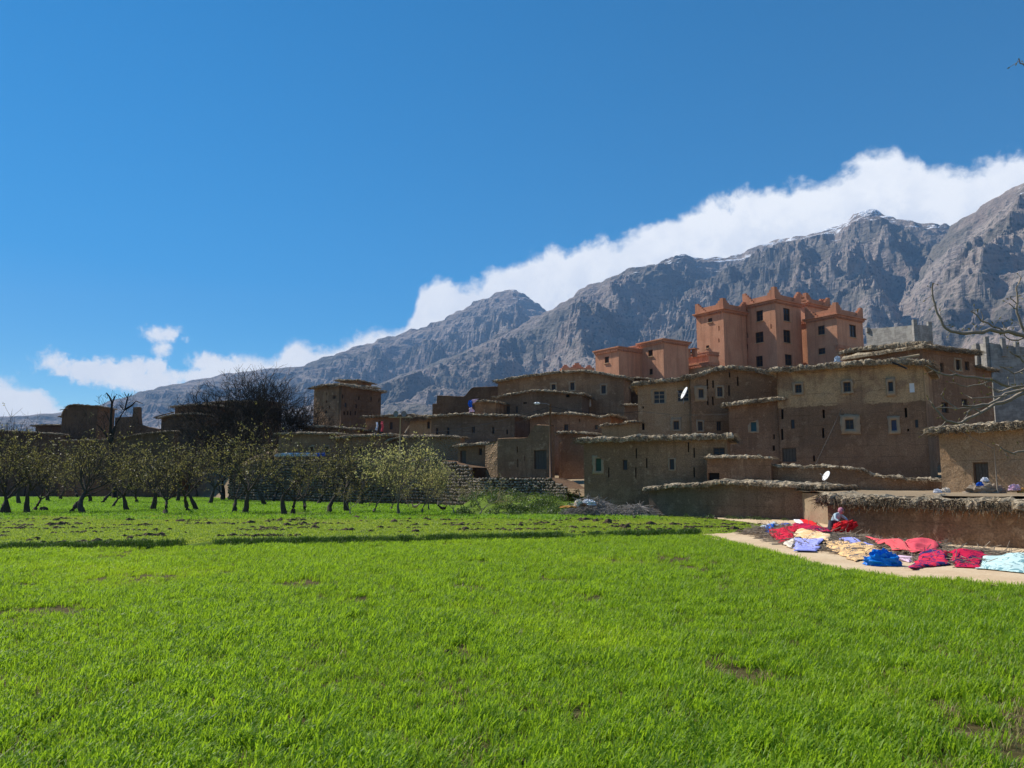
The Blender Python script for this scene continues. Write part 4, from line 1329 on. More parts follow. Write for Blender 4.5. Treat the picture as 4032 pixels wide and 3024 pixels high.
def stone_wall(name, label, line, zb, sp, as_parts, core_m, limit=300):
    """line: (x, top y, distance) photo pixels along the foot; dry-laid stones over an earth core"""
    pts = [P(x, y, d) for x, y, d in line]
    root = thing(name, label, 'wall', (pts[0].x, pts[0].y, zb))
    rnd = random.Random(len(line) * 7 + 3)
    mb, extra, cnt = MB(), MB(), 0
    for a, b in zip(pts, pts[1:]):
        A, B = Vector((a.x, a.y, 0)), Vector((b.x, b.y, 0))
        L = (B - A).length
        e = (B - A) / L
        n = Vector((e.y, -e.x, 0))
        pf = profile([(0, a.z), (L, b.z)])
        facade(mb, A, B, zb, pf, (), step=.5, amp=.1)
        sl = np.linspace(0, L, 8)
        SS, TT = np.meshgrid(sl, [0, .7, 1.6])
        z = np.array([pf(s) for s in sl])[None, :] - .02 * TT
        mb.grid(np.stack([A.x + e.x * SS - n.x * TT, A.y + e.y * SS - n.y * TT, z], 2))
        rows = int((max(a.z, b.z) - zb) / (sp * .72))
        for j in range(rows):
            for i in range(int(L / sp) + 1):
                s = (i + .5 * (j % 2) + rnd.uniform(-.25, .25)) * sp
                z = zb + (j + .5) * sp * .72 + rnd.uniform(-.05, .05)
                if not 0 <= s <= L or z > pf(s) + .08:
                    continue
                c = A + e * s + n * rnd.uniform(.0, .09)
                sx, sy, sz = sp * rnd.uniform(.42, .62), sp * rnd.uniform(.4, .6), sp * rnd.uniform(.3, .45)
                if as_parts and cnt < limit:
                    o = put('stone', STONES[rnd.randrange(6)], root, Vector((c.x, c.y, z)) - wloc(root))
                    o.scale = (sx, sy, sz)
                    o.rotation_euler = (rnd.uniform(-.4, .4), rnd.uniform(-.4, .4), rnd.uniform(0, 6.3))
                    cnt += 1
                else:
                    v, f = stone_mesh(rnd.randrange(40))
                    extra.add([(c.x + q[0] * sx, c.y + q[1] * sy, z + q[2] * sz) for q in v], f)
    put('earth_core', mb.mesh('earth_core', [core_m, M['interior']]), root)
    if extra.n:
        tag(put('rubble', extra.mesh('rubble', M['stone_dark']), root), kind='stuff')
    return root


stone_wall('stone_wall', 'dry rubble retaining wall of pale stones below the roofless ruin', [(1850, 1886, 69), (1905, 1880, 67), (2060, 1878, 65.6), (2150, 1880, 64.2), (2185, 1893, 63), (2235, 1924, 60.5)], .2, .3, True, M['mud_dark'])
stone_wall('stone_bank', 'high dark stone bank behind the orchard carrying the long pinkish house', [(905, 1850, 100), (1000, 1818, 95), (1150, 1808, 90), (1320, 1806, 85), (1560, 1808, 80), (1740, 1812, 76), (1862, 1840, 71)], -.1, .42, False, M['mud_dark'])

X, Y = np.meshgrid(np.linspace(-6, 9.2, 60), np.linspace(52.2, 67, 50))
tt = np.clip((Y - 53) / 11, 0, 1) * np.clip((X + 5.5) / 3.5, 0, 1)
Z = -.12 + 1.15 * tt * tt * (3 - 2 * tt) + .12 * tt + .14 * fbm(xyz(X * .7, Y * .7, 8.), 3).reshape(X.shape) * np.clip(tt * 5, 0, 1)
mb = MB()
mb.grid(np.stack([X, Y, Z], 2))
tag(put('bank', mb.mesh('bank', M['turf'], True)), kind='structure')
BANK = lambda x, y: float(np.interp(min(max((y - 53) / 11, 0), 1), np.linspace(0, 1, 20), [-.12 + 1.15 * q * q * (3 - 2 * q) for q in np.linspace(0, 1, 20)])) * (1 if x > -3 else max(0, (x + 5.5) / 2.5))

# ------------------------------------------------------------------ trees
def grow(seed, height, r0, trunk, forks, levels, nchild, spread, up, wander, shorten, lean=(0, 0), min_sides=3, upright=0.0, droop=0.0, rmin=.011):
    """skeleton of a tree: list of (points, radii, level)"""
    rnd = random.Random(seed)
    out = []

    def branch(p, d, ln, r, lv):
        seg = max(2, 5 - lv) if lv < 4 else 2
        pts, rad = [p.copy()], [r]
        q, dd = p.copy(), d.copy()
        for k in range(seg):
            dd = (dd + Vector((rnd.gauss(0, wander), rnd.gauss(0, wander), rnd.gauss(0, wander * .6) + up * (1 if lv else .2) - droop * lv)) + Vector((lean[0], lean[1], 0)) * .08).normalized()
            q = q + dd * (ln / seg)
            pts.append(q.copy())
            rad.append(r * (1 - .62 * (k + 1) / seg))
        out.append((pts, rad, lv))
        if lv >= levels:
            return
        nc = forks if lv == 0 else nchild[min(lv - 1, len(nchild) - 1)]
        for c in range(nc):
            t = 1.0 if lv == 0 else rnd.uniform(.25, 1.0) if c else 1.0
            i = t * seg
            i0 = min(int(i), seg - 1)
            pp = pts[i0].lerp(pts[i0 + 1], i - i0)
            rr = (rad[i0] * (1 - (i - i0)) + rad[i0 + 1] * (i - i0))
            az = 2 * math.pi * (c + rnd.uniform(-.3, .3)) / max(nc, 1) + lv
            base = (pts[-1] - pts[-2]).normalized()
            side = base.cross(Vector((math.cos(az), math.sin(az), .3)))
            side = side.normalized() if side.length > .01 else Vector((1, 0, 0))
            sp = spread * rnd.uniform(.7, 1.25) * (1 if lv == 0 else .9)
            nd = (base * math.cos(sp) + side * math.sin(sp)).normalized()
            branch(pp, nd, ln * shorten * rnd.uniform(.75, 1.2) if lv else height * .36 * rnd.uniform(.85, 1.15), max(rr * (.78 if lv == 0 else .66), rmin), lv + 1)
    branch(Vector((0, 0, -.1)), Vector((lean[0], lean[1], 1)).normalized(), trunk, r0, 0)
    return out


def branch_mesh(sk, name, m, sides=(7, 5, 4, 3, 3, 3, 3)):
    mb = MB()
    for pts, rad, lv in sk:
        mb.tube(pts, rad, sides[min(lv, 6)], 0, False)
    return mb.mesh(name, m, True)


def leaves_mesh(sk, name, m, n, size, seed, minlv=2, jitter=.12, per=3):
    rnd = random.Random(seed)
    mb = MB()
    cand = [s for s in sk if s[2] >= minlv]
    for _ in range(n):
        pts, rad, lv = cand[rnd.randrange(len(cand))]
        t = rnd.random() ** .7 * (len(pts) - 1)
        i = min(int(t), len(pts) - 2)
        c = pts[i].lerp(pts[i + 1], t - i)
        for _ in range(per):
            o = c + Vector((rnd.gauss(0, jitter), rnd.gauss(0, jitter), rnd.gauss(0, jitter)))
            a = Vector((rnd.gauss(0, 1), rnd.gauss(0, 1), rnd.gauss(0, 1))).normalized() * size * rnd.uniform(.6, 1.3)
            b = a.cross(Vector((rnd.gauss(0, 1), rnd.gauss(0, 1), rnd.gauss(0, 1)))).normalized() * size * .45
            mb.add([o - a, o + b, o + a, o - b], [(0, 1, 2, 3)])
    return mb.mesh(name, m)


def make_tree(name, label, cat, sk, bark, leaf=None, group=None):
    """trunk, the limbs and twigs of the crown, and the leaves on them"""
    root = thing(name, label, cat, (0, 0, 0), group)
    put('trunk', branch_mesh([s for s in sk if s[2] == 0], 'trunk', bark), root, (0, 0, 0))
    cr = put('crown', branch_mesh([s for s in sk if s[2] > 0], 'crown', bark), root, (0, 0, 0))
    if leaf:
        tag(put('leaves', leaf, cr, (0, 0, 0)), kind='stuff')
    return root


GRP = 'fruit trees standing in orchard rows'
L_DARK = 'gnarled dark-limbed fruit tree in the orchard row bordering the tilled strip'
L_DEEP = 'dark-limbed fruit tree standing deeper in the orchard, towards the stone bank'
L_BRIGHT = 'wind-bent fruit tree thick with bright yellow young leaves'
L_YOUNG = 'slender young fruit tree with pale bent limbs near the stone wall'
PROT = []
for k in range(6):
    sk = grow(20 + k, 5.2, .17 + .02 * (k % 3), 1.0 + .25 * (k % 3), 3 + k % 2, 4, [5, 4, 3], .66, .11, .17, .68, (.08, 0))
    lf = leaves_mesh(sk, 'leaves', M['buds'], 190, .062, k, 2, .07, 3)
    t = make_tree('fruit_tree', L_DARK, 'tree', sk, M['bark'], lf, GRP)
    PROT.append(t)
PB = []
for k in range(3):
    sk = grow(60 + k, 5.0, .12, .8, 4, 4, [5, 5, 4], .55, .12, .15, .68, (.22, 0))
    lf = leaves_mesh(sk, 'leaves', M['buds_bright'], 420, .075, 50 + k, 2, .10, 3)
    PB.append(make_tree('fruit_tree', L_BRIGHT, 'tree', sk, M['bark_grey'], lf, 'bright leafy fruit trees'))
PY = []
for k in range(3):
    sk = grow(80 + k, 4.0, .085, .5, 3, 3, [4, 4], .62, .06, .17, .7, (.3, 0))
    lf = leaves_mesh(sk, 'leaves', M['buds'], 240, .05, 80 + k, 2, .08, 2)
    PY.append(make_tree('fruit_tree', L_YOUNG, 'tree', sk, M['bark_pale'], lf, 'slender young fruit trees'))
used = set()


def plant(proto, x, y, s, z=0.0, loc=None, label=None):
    p = G(x, y, z) if loc is None else Vector(loc)
    p.z -= .03
    rnd = random.Random(int(x * 13 + y))
    rz = rnd.uniform(-3.1, 3.1) if proto in PROT else rnd.uniform(-.5, .5)
    s = (s * rnd.uniform(.92, 1.1), s * rnd.uniform(.92, 1.1), s * rnd.uniform(.88, 1.12))
    if id(proto) not in used:
        used.add(id(proto))
        proto.location = p
        proto.rotation_euler = (0, 0, rz)
        proto.scale = s
        return proto
    return dup(proto, p, rz, s, label)


front = [(10, 2022, 1.2), (35, 2020, 1.15), (105, 2018, 1.05), (130, 2014, 1.0), (283, 2020, 1.1), (325, 2022, 1.05), (445, 2000, .95), (502, 2012, 1.1), (600, 2010, 1.1), (650, 2028, 1.1), (742, 2016, 1.05), (772, 2010, 1.0),
         (925, 2020, 1.15), (965, 2022, 1.15), (1120, 2024, 1.0), (1150, 2022, 1.1), (1195, 2014, .9), (1298, 2020, .95)]
for i, (x, y, s) in enumerate(front):
    plant(PROT[i % 6], x, y, s * 1.12)
for i, (x, y) in enumerate([(75, 1985), (190, 1975), (235, 1968), (355, 1978), (405, 1982), (540, 1980), (700, 1975), (825, 1985), (880, 1972), (1040, 1990), (1075, 1978), (1250, 1985), (1365, 2016), (1420, 1990), (1500, 1980),
                            (160, 1958), (300, 1960), (460, 1958), (620, 1962), (780, 1960), (950, 1965), (1130, 1968), (1330, 1972), (1480, 1972), (-40, 1975), (-60, 2024)]):
    plant(PROT[(i * 5 + 2) % 6], x, y, 1.2 + .12 * (i % 3), label=L_DEEP)
for i, (x, y, s) in enumerate([(1466, 2022, 1.05), (1570, 2028, 1.15), (1660, 2022, 1.0), (1535, 2010, .9), (1688, 2014, .85)]):
    plant(PB[i % 3], x, y, s)
for i, (x, y, s) in enumerate([(1377, 2026, .95), (1786, 2024, .95), (1882, 2026, 1.05), (1730, 2004, .9), (1850, 2008, .8), (1963, 2012, .6), (2084, 2015, .6), (1610, 2004, .8)]):
    plant(PY[i % 3], x, y, s)

# big bare walnuts behind the orchard
def big_tree(seed, label, x, d, ztop, base_z, r0, forks, lean=(0, 0), bark='bark_black', levels=6, nch=(4, 4, 4, 3, 3), spread=.5, name='walnut_tree', shorten=.70, trunk=.16, up=.07, wander=.14, rmin=.024):
    b = P(x, 1900, d)
    h = P(x, ztop, d).z - base_z
    sk = grow(seed, h, r0, h * trunk, forks, levels, list(nch), spread, up, wander, shorten, lean, rmin=rmin)
    zmax = max(p.z for s in sk for p in s[0])
    k = h / zmax
    sk = [([p * k for p in pts], rad, lv) for pts, rad, lv in sk]
    t = make_tree(name, label, 'tree', sk, M[bark])
    t.location = (b.x, d, base_z)
    return t


big_tree(301, 'big bare walnut tree with a broad fan-shaped crown before the tower house', 1050, 96, 1412, .3, .36, 5, (.02, 0), levels=6, nch=(5, 5, 4, 4, 3), spread=.62, rmin=.023, up=.05).scale = (1.15, 1.15, 1.0)
big_tree(305, 'big bare walnut tree with a leaning trunk, smaller crown of the pair', 880, 98, 1455, .3, .32, 4, (-.06, 0), levels=6, nch=(5, 4, 4, 4, 3), spread=.55, rmin=.023, up=.05)
LT = thing('lopped_tree', 'dark lopped tree with stubby upright limbs beside the mud tower', 'tree', P(445, 1950, 110))
def limb_tube(mb, pts, r0, r1, d):
    q = [P(*px(1, *p), d) for p in pts]
    mb.tube(q, [r0 + (r1 - r0) * i / (len(q) - 1) for i in range(len(q))], 7)
mb = MB()
limb_tube(mb, [(935, 1180), (930, 950), (915, 800), (905, 700)], .36, .26, 110)
put('trunk', mb.mesh('trunk', M['bark_black'], True), LT)
mb = MB()
for pts, r0, r1 in (([(905, 720), (900, 640), (905, 520), (915, 380), (890, 330), (868, 305)], .24, .08), ([(913, 400), (935, 340), (955, 315)], .12, .06), ([(905, 720), (930, 600), (975, 510), (1020, 440), (1050, 310)], .24, .07),
                    ([(1022, 440), (1080, 405), (1110, 372), (1165, 392)], .15, .03), ([(905, 720), (860, 640), (820, 590), (790, 560)], .18, .05), ([(1015, 450), (990, 420), (975, 400)], .08, .04),
                    ([(905, 560), (880, 500), (850, 450)], .09, .02), ([(1035, 380), (1060, 330), (1075, 315)], .07, .03), ([(1040, 350), (1025, 320), (1015, 300)], .06, .03), ([(860, 640), (850, 560), (845, 500)], .08, .02)):
    limb_tube(mb, pts, r0, r1, 110)
rnd = random.Random(5)
for _ in range(260):
    x, y = rnd.uniform(800, 1130), rnd.uniform(330, 700)
    a = rnd.uniform(-1.2, 1.2)
    ln = rnd.uniform(20, 60)
    limb_tube(mb, [(x, y), (x + math.sin(a) * ln, y - math.cos(a) * ln)], .02, .012, 110 + rnd.uniform(-1, 1))
put('crown', mb.mesh('crown', M['bark_black'], True), LT)
big_tree(321, 'small bare tree showing fine twigs above the boundary wall end', 20, 133, 1590, .0, .16, 4, (0, 0), levels=5, nch=(4, 3, 3, 3), spread=.55, name='bare_tree')
big_tree(322, 'small bare tree with a rounded twiggy crown over the boundary wall', 100, 132, 1615, .0, .14, 4, (0, 0), levels=5, nch=(4, 3, 3, 3), spread=.6, name='bare_tree')

# ------------------------------------------------------------------ the tree beside the path whose branches reach into the picture
RT = thing('bare_tree', 'bare fruit tree beside the path reaching budding branches over the pale house', 'tree', (7.2, 8.0, 0))
mb = MB()
mb.tube([(7.2, 8.0, -.05), (7.15, 8.02, .9), (7.0, 8.05, 1.7), (6.7, 8.0, 2.4), (6.4, 8.0, 3.3), (6.1, 8.05, 4.4), (6.0, 8.0, 6.2)], [.17, .15, .13, .10, .075, .05, .02], 8)
put('trunk', mb.mesh('trunk', M['bark_pale'], True), RT)
limbs = [  # (crop 9 pixels, start radius)
    ([(1330, 900), (1103, 870), (1010, 852), (930, 840), (830, 830), (700, 845), (600, 855), (500, 835), (440, 790), (400, 690), (375, 620), (350, 540), (360, 445)], .014),
    ([(930, 840), (850, 800), (760, 750), (705, 705), (668, 675)], .006),
    ([(760, 750), (765, 710), (750, 672)], .003),
    ([(930, 840), (940, 800), (925, 765)], .004),
    ([(1250, 960), (1103, 840), (1065, 730), (1045, 650), (1052, 560), (1038, 485), (1080, 400)], .010),
    ([(1050, 620), (1010, 590), (990, 555)], .004),
    ([(1045, 660), (1000, 640), (980, 610)], .004),
    ([(1300, 1330), (1103, 1295), (980, 1290), (850, 1242), (700, 1210), (560, 1196), (450, 1190), (370, 1160), (300, 1118)], .012),
    ([(850, 1242), (760, 1260), (640, 1290), (545, 1262)], .005),
    ([(560, 1196), (520, 1160), (490, 1150)], .003),
    ([(1300, 1270), (1103, 1335), (1000, 1400), (870, 1440), (760, 1500), (640, 1560), (560, 1592), (470, 1570), (400, 1510), (350, 1425)], .014),
    ([(470, 1570), (420, 1620), (320, 1650)], .004),
    ([(1320, 1240), (1103, 1310), (960, 1360), (820, 1432), (700, 1452), (600, 1440)], .012),
    ([(820, 1432), (680, 1470), (560, 1470), (380, 1465)], .005),
    ([(760, 1500), (690, 1470), (640, 1500), (610, 1560)], .005),
    ([(560, 1470), (470, 1410), (425, 1360)], .004),
    ([(1000, 1290), (900, 1330), (820, 1300), (790, 1280)], .005),
    ([(1103, 1290), (1010, 1295), (930, 1330), (850, 1325)], .005),
    ([(960, 1360), (880, 1380), (680, 1385)], .005),
    ([(1103, 890), (1010, 915), (960, 900), (940, 860)], .006),
    ([(1300, 1150), (1103, 1080), (1040, 1030), (985, 1000)], .007),
    ([(1300, 1200), (1103, 1160), (1020, 1180), (925, 1130)], .007),
    ([(1320, 1760), (1103, 1815), (1010, 1835), (930, 1800), (900, 1770)], .007),
    ([(1300, -1350), (1120, -1330), (1080, -1350), (1060, -1390)], .006),
]
cm, bm = MB(), MB()
rnd = random.Random(4)
for k, (pp, r) in enumerate(limbs):
    dd = 8.0 + .5 * math.sin(k * 2.1)
    if pp[0][0] < 1103:
        dd = None
    pts = []
    for i, q in enumerate(pp):
        pts.append(P(*px(9, *q), (dd if dd else last_d)))
    if dd:
        last_d = dd
        pts.insert(0, Vector((6.35, 8.0, max(pts[0].z - .35, 1.6))))
        rr = [r * 1.5] + [r * (1 - .72 * i / len(pp)) for i in range(len(pp))]
    else:
        rr = [r * (1 - .6 * i / len(pp)) for i in range(len(pp))]
    fine, fr = [], []
    for i in range(len(pts) - 1):
        for t in (0, .5):
            fine.append(pts[i].lerp(pts[i + 1], t) + Vector((rnd.gauss(0, .006), 0, rnd.gauss(0, .006))))
            fr.append(rr[i] * (1 - t) + rr[i + 1] * t)
    fine.append(pts[-1])
    fr.append(rr[-1])
    cm.tube(fine, [q * 1.7 for q in fr], 5)
    for i in range(2, len(fine)):
        if rnd.random() < .75:                       # short spurs with swelling buds
            d = Vector((rnd.gauss(0, 1), rnd.gauss(0, .6), rnd.gauss(.3, 1))).normalized()
            ln = rnd.uniform(.03, .12)
            cm.tube([fine[i], fine[i] + d * ln], [.003, .002], 4)
            e_ = fine[i] + d * ln
            bm.tube([e_ - d * .012, e_, e_ + d * .02], [.002, .007, .001], 5)
for k in range(7):                                   # the rest of its crown, away from the picture
    sk = grow(400 + k, 2.4, .03, .9, 3, 3, [4, 3], .55, .05, .16, .7, rmin=.005)
    a = .5 + k * .75 if k < 4 else -1.9 + (k - 4) * .5
    b = Vector((6.75 - .12 * k, 8.0, 2.3 + .45 * k))
    for pts, rad, lv in sk:
        q = []
        for p in pts:
            r_, h_ = p.z, p.x
            q.append(b + Vector((math.cos(a) * r_ * .8 - math.sin(a) * p.y + .3 * r_, math.sin(a) * r_ * .5 + math.cos(a) * p.y, .5 * r_ + h_)))
        if min(p.x / p.y for p in q) > .70:
            cm.tube(q, rad, 4, 0, False)
put('crown', cm.mesh('crown', M['bark_pale'], True), RT)
tag(put('leaf_buds', bm.mesh('leaf_buds', M['buds']), RT), kind='stuff')

# ------------------------------------------------------------------ grass
def tuft(seed, n, h, rad, wid, bend):
    r = random.Random(seed)
    mb = MB()
    for _ in range(n):
        a = r.uniform(0, 6.28)
        q = rad * math.sqrt(r.random())
        b = Vector((q * math.cos(a), q * math.sin(a), -.01))
        th = r.uniform(0, 6.28)
        d = Vector((math.cos(th), math.sin(th), 0)) * bend * r.uniform(.2, 1.2) + Vector((.12, -.02, 0)) * bend
        s = Vector((-math.sin(th + r.uniform(-.6, .6)), math.cos(th), 0)) * wid * r.uniform(.7, 1.3)
        hh = h * r.uniform(.55, 1.15)
        p1 = b + d * hh * .35 + Vector((0, 0, hh * .5))
        p2 = b + d * hh * .8 + Vector((0, 0, hh * .85))
        p3 = b + d * hh * 1.35 + Vector((0, 0, hh * r.uniform(.85, 1.05)))
        mb.add([b - s * .7, b + s * .7, p1 + s, p1 - s, p2 + s * .75, p2 - s * .75, p3], [(0, 1, 2, 3), (3, 2, 4, 5), (5, 4, 6)])
    return mb


def tuft_set(name, m, n, h, rad, wid, bend, count=5, seed=0):
    c = bpy.data.collections.new(name)
    for k in range(count):
        o = bpy.data.objects.new(name + '_clump', tuft(seed + k, n, h, rad, wid, bend).mesh(name, m))
        c.objects.link(o)
    return c


def scatter(name, label, coll, pts, rot, scl):
    """one object: clumps of blades on given points, turned and scaled one by one"""
    me = bpy.data.meshes.new(name)
    me.from_pydata([tuple(p) for p in pts.tolist()], [], [])
    for nm, arr in (('turn', rot), ('size', scl)):
        at = me.attributes.new(nm, 'FLOAT', 'POINT')
        at.data.foreach_set('value', np.asarray(arr, np.float32))
    o = put(name, me)
    ng = bpy.data.node_groups.new(name + '_nodes', 'GeometryNodeTree')
    ng.interface.new_socket('Geometry', in_out='INPUT', socket_type='NodeSocketGeometry')
    ng.interface.new_socket('Geometry', in_out='OUTPUT', socket_type='NodeSocketGeometry')
    gi, go = ng.nodes.new('NodeGroupInput'), ng.nodes.new('NodeGroupOutput')
    ip = ng.nodes.new('GeometryNodeInstanceOnPoints')
    ci = ng.nodes.new('GeometryNodeCollectionInfo')
    ci.inputs['Collection'].default_value = coll
    ci.inputs['Separate Children'].default_value = True
    ci.inputs['Reset Children'].default_value = True
    ip.inputs['Pick Instance'].default_value = True
    at = ng.nodes.new('GeometryNodeInputNamedAttribute')
    at.inputs[0].default_value = 'turn'
    cx = ng.nodes.new('ShaderNodeCombineXYZ')
    a2 = ng.nodes.new('GeometryNodeInputNamedAttribute')
    a2.inputs[0].default_value = 'size'
    lk = ng.links.new
    lk(gi.outputs[0], ip.inputs['Points'])
    lk(ci.outputs[0], ip.inputs['Instance'])
    lk(at.outputs[0], cx.inputs['Z'])
    lk(cx.outputs[0], ip.inputs['Rotation'])
    lk(a2.outputs[0], ip.inputs['Scale'])
    lk(ip.outputs[0], go.inputs[0])
    md = o.modifiers.new('scatter', 'NODES')
    md.node_group = ng
    return tag(o, label, 'grass', kind='stuff')


GR = np.random.default_rng(3)


def view_pts(n, d0, d1, margin=1.06, power=1.0):
    """random ground points inside the picture's wedge, even per square metre (power 1) or denser near the camera"""
    u = GR.random(n)
    d = (d0 ** (2 * power) + u * (d1 ** (2 * power) - d0 ** (2 * power))) ** (1 / (2 * power))
    x = (GR.random(n) * 2 - 1) * d * .655 * margin
    return x, d


# the wheat: thinner and yellower where the ground is bare near the path
x, y = view_pts(84000, 4.4, 34.0, 1.2, .66)
k = inpoly(x, y, NEAR)
x, y = x[k], y[k]
pn = fbm(xyz(x * .55, y * .55, 4.), 3)
bare = np.clip((x / y - .44 + .09 * pn) * 5, 0, 1) * np.clip((11.5 - y) / 4, 0, 1) * np.clip(.75 + 1.2 * fbm(xyz(x * 1.7, y * 1.7, 44.), 2), 0, 1)
pc = fbm(xyz(x * 2.3, y * 2.3, 6.), 2)
keep = GR.random(len(x)) < np.clip(1.0 - 1.25 * bare - np.clip((pn - .45) * 5, 0, .9) - np.clip((pc - .18) * 2.4, 0, .8), .03, 1)
x, y, pn = x[keep], y[keep], pn[keep]
sc = (.9 + .3 * fbm(xyz(x * .3, y * .3, 9.), 2) + .22 * fbm(xyz(x * 1.4, y * 1.4, 19.), 2)) * GR.uniform(.65, 1.25, len(x))
scatter('wheat_grass', 'dense bright green young wheat covering the whole near field', tuft_set('wheat', M['grass'], 17, .14, .10, .0056, .7, 8), np.stack([x, y, .03 + 0 * x], 1), GR.uniform(-.9, .9, len(x)), sc)
x, y = view_pts(9000, 4.8, 26, 1.05, .7)
k = inpoly(x, y, NEAR)
x, y = x[k], y[k]
bare = np.clip((x / y - .42) * 5, 0, 1) * np.clip((13.0 - y) / 4, 0, 1)
keep = GR.random(len(x)) < .12 + .88 * bare
x, y = x[keep], y[keep]
scatter('dry_grass', 'straw-coloured dry blades among the wheat near the path', tuft_set('dry_grass', M['dry'], 12, .11, .14, .004, .9, 3, 40), np.stack([x, y, .03 + 0 * x], 1), GR.uniform(0, 6, len(x)), GR.uniform(.6, 1.2, len(x)))

# the short field behind the bund, and the orchard floor
x, y = view_pts(60000, 24, 54, 1.04)
k = ~inpoly(x, y, NEAR) & ~inpoly(x, y, DIRT) & (y < 53.5) & (x < 14)
x, y = x[k], y[k]
pn = fbm(xyz(x * .12, y * 1.1, 4.), 3)
keep = GR.random(len(x)) < np.clip(.95 - np.clip((pn - .15) * 2.2, 0, .75), 0, 1)
x, y = x[keep], y[keep]
scatter('short_grass', 'short yellow-green grass in the tilled strip before the orchard', tuft_set('short_grass', M['grass2'], 16, .085, .18, .008, .8, 4, 60), np.stack([x, y, 0 * x], 1), GR.uniform(-1, 1, len(x)), GR.uniform(.7, 1.3, len(x)))
x, y = view_pts(60000, 47, 118, 1.02)
k = (y < front_y(x) - .6) & ~((x > -4) & (y > 53)) & (x < 9) & (fbm(xyz(x * .1, y * .35, 14.), 3) < .3)
x, y = x[k], y[k]
scatter('orchard_grass', 'lush green grass under the orchard trees', tuft_set('orchard_grass', M['grass3'], 16, .16, .3, .014, .7, 4, 80), np.stack([x, y, 0 * x], 1), GR.uniform(-1, 1, len(x)), GR.uniform(.7, 1.4, len(x)))

# bund: a low ridge with rank grass on it
mb = MB()
pl = np.array([(p.x, p.y) for p in BUND])
s = np.concatenate([[0], np.cumsum(np.hypot(*np.diff(pl, axis=0).T))])
S_ = np.linspace(0, s[-1], 260)
bx, by = np.interp(S_, s, pl[:, 0]), np.interp(S_, s, pl[:, 1])
off = np.linspace(-.38, .38, 9)
hh = .20 * np.cos(off / .38 * math.pi / 2)[:, None] * (1 + .5 * fbm(xyz(S_ * .8, 1., 0.), 3))[None, :] - .02
V = np.stack([np.broadcast_to(bx, hh.shape), by[None, :] + .25 + off[:, None], hh], 2)
mb.grid(V)
tag(put('field_bund', mb.mesh('field_bund', M['turf'], True)), kind='structure')
n = 4200
t = GR.random(n) * s[-1]
keep = fbm(xyz(t * .5, 3., 7.), 3) > GR.uniform(-.5, .25, n)
t = t[keep]
o_ = GR.uniform(-.42, .15, len(t))
scatter('bund_grass', 'rank grass with its shade painted in along the low bund between the two fields', tuft_set('bund_grass', M['bund'], 18, .15, .16, .006, .5, 4, 90),
        np.stack([np.interp(t, s, pl[:, 0]), np.interp(t, s, pl[:, 1]) + .25 + o_, .2 - .4 * np.abs(o_)], 1), GR.uniform(0, 6, len(t)), GR.uniform(.6, 1.3, len(t)))

# clods turned up in rows across the tilled strip
mb = MB()
rnd = random.Random(9)
for row in range(11):
    yc = 29.5 + row * 1.9 + rnd.uniform(-.4, .4)
    n = int(60 + 60 * rnd.random())
    for _ in range(n * 6):
        x = rnd.uniform(-25, 12) * yc / 34
        yy = yc + rnd.gauss(0, .3) + .02 * x
        dn = float(perlin(np.array([[x * .35, row * 3.1, 0.]]))[0])
        if rnd.random() > .15 + 1.6 * dn or inpoly(np.array([x]), np.array([yy]), DIRT)[0] or inpoly(np.array([x]), np.array([yy]), NEAR)[0] or yy > 51:
            continue
        v, f = stone_mesh(rnd.randrange(60))
        sx = rnd.uniform(.035, .11) * (1.9 if rnd.random() < .10 else 1)
        mb.add([(x + q[0] * sx * 1.4, yy + q[1] * sx, .03 + q[2] * sx * 1.0) for q in v], f)
for _ in range(420):                                   # crumbs of bare soil showing through the wheat
    d = rnd.uniform(5.2, 22)
    x = rnd.uniform(-.66, .66) * d
    if not inpoly(np.array([x]), np.array([d]), NEAR)[0]:
        continue
    if rnd.random() > .25 + 1.2 * max(0, x / d - .3):
        continue
    v, f = stone_mesh(rnd.randrange(60))
    sx = rnd.uniform(.02, .06)
    mb.add([(x + q[0] * sx * 1.3, d + q[1] * sx, .05 + q[2] * sx * .7) for q in v], f)
tag(put('soil_clods', mb.mesh('soil_clods', M['clod'])), 'dark clods of turned soil scattered in rows', 'soil', kind='stuff')

# bushes on the bank, under the stone wall and along the foot of the stable
def bush(mb, c, r, h, n, rnd, size=.05):
    for _ in range(n):
        a, q = rnd.uniform(0, 6.28), math.sqrt(rnd.random())
        z = h * rnd.random() ** .8 * (1 - .6 * q * q)
        o = Vector((c[0] + r * q * math.cos(a), c[1] + r * q * math.sin(a), c[2] + z))
        a_ = Vector((rnd.gauss(0, 1), rnd.gauss(0, 1), rnd.gauss(0, 1))).normalized() * size * rnd.uniform(.6, 1.5)
        b_ = a_.cross(Vector((rnd.gauss(0, 1), rnd.gauss(0, 1), rnd.gauss(0, 1)))).normalized() * size * .5
        mb.add([o - a_, o + b_, o + a_, o - b_], [(0, 1, 2, 3)])


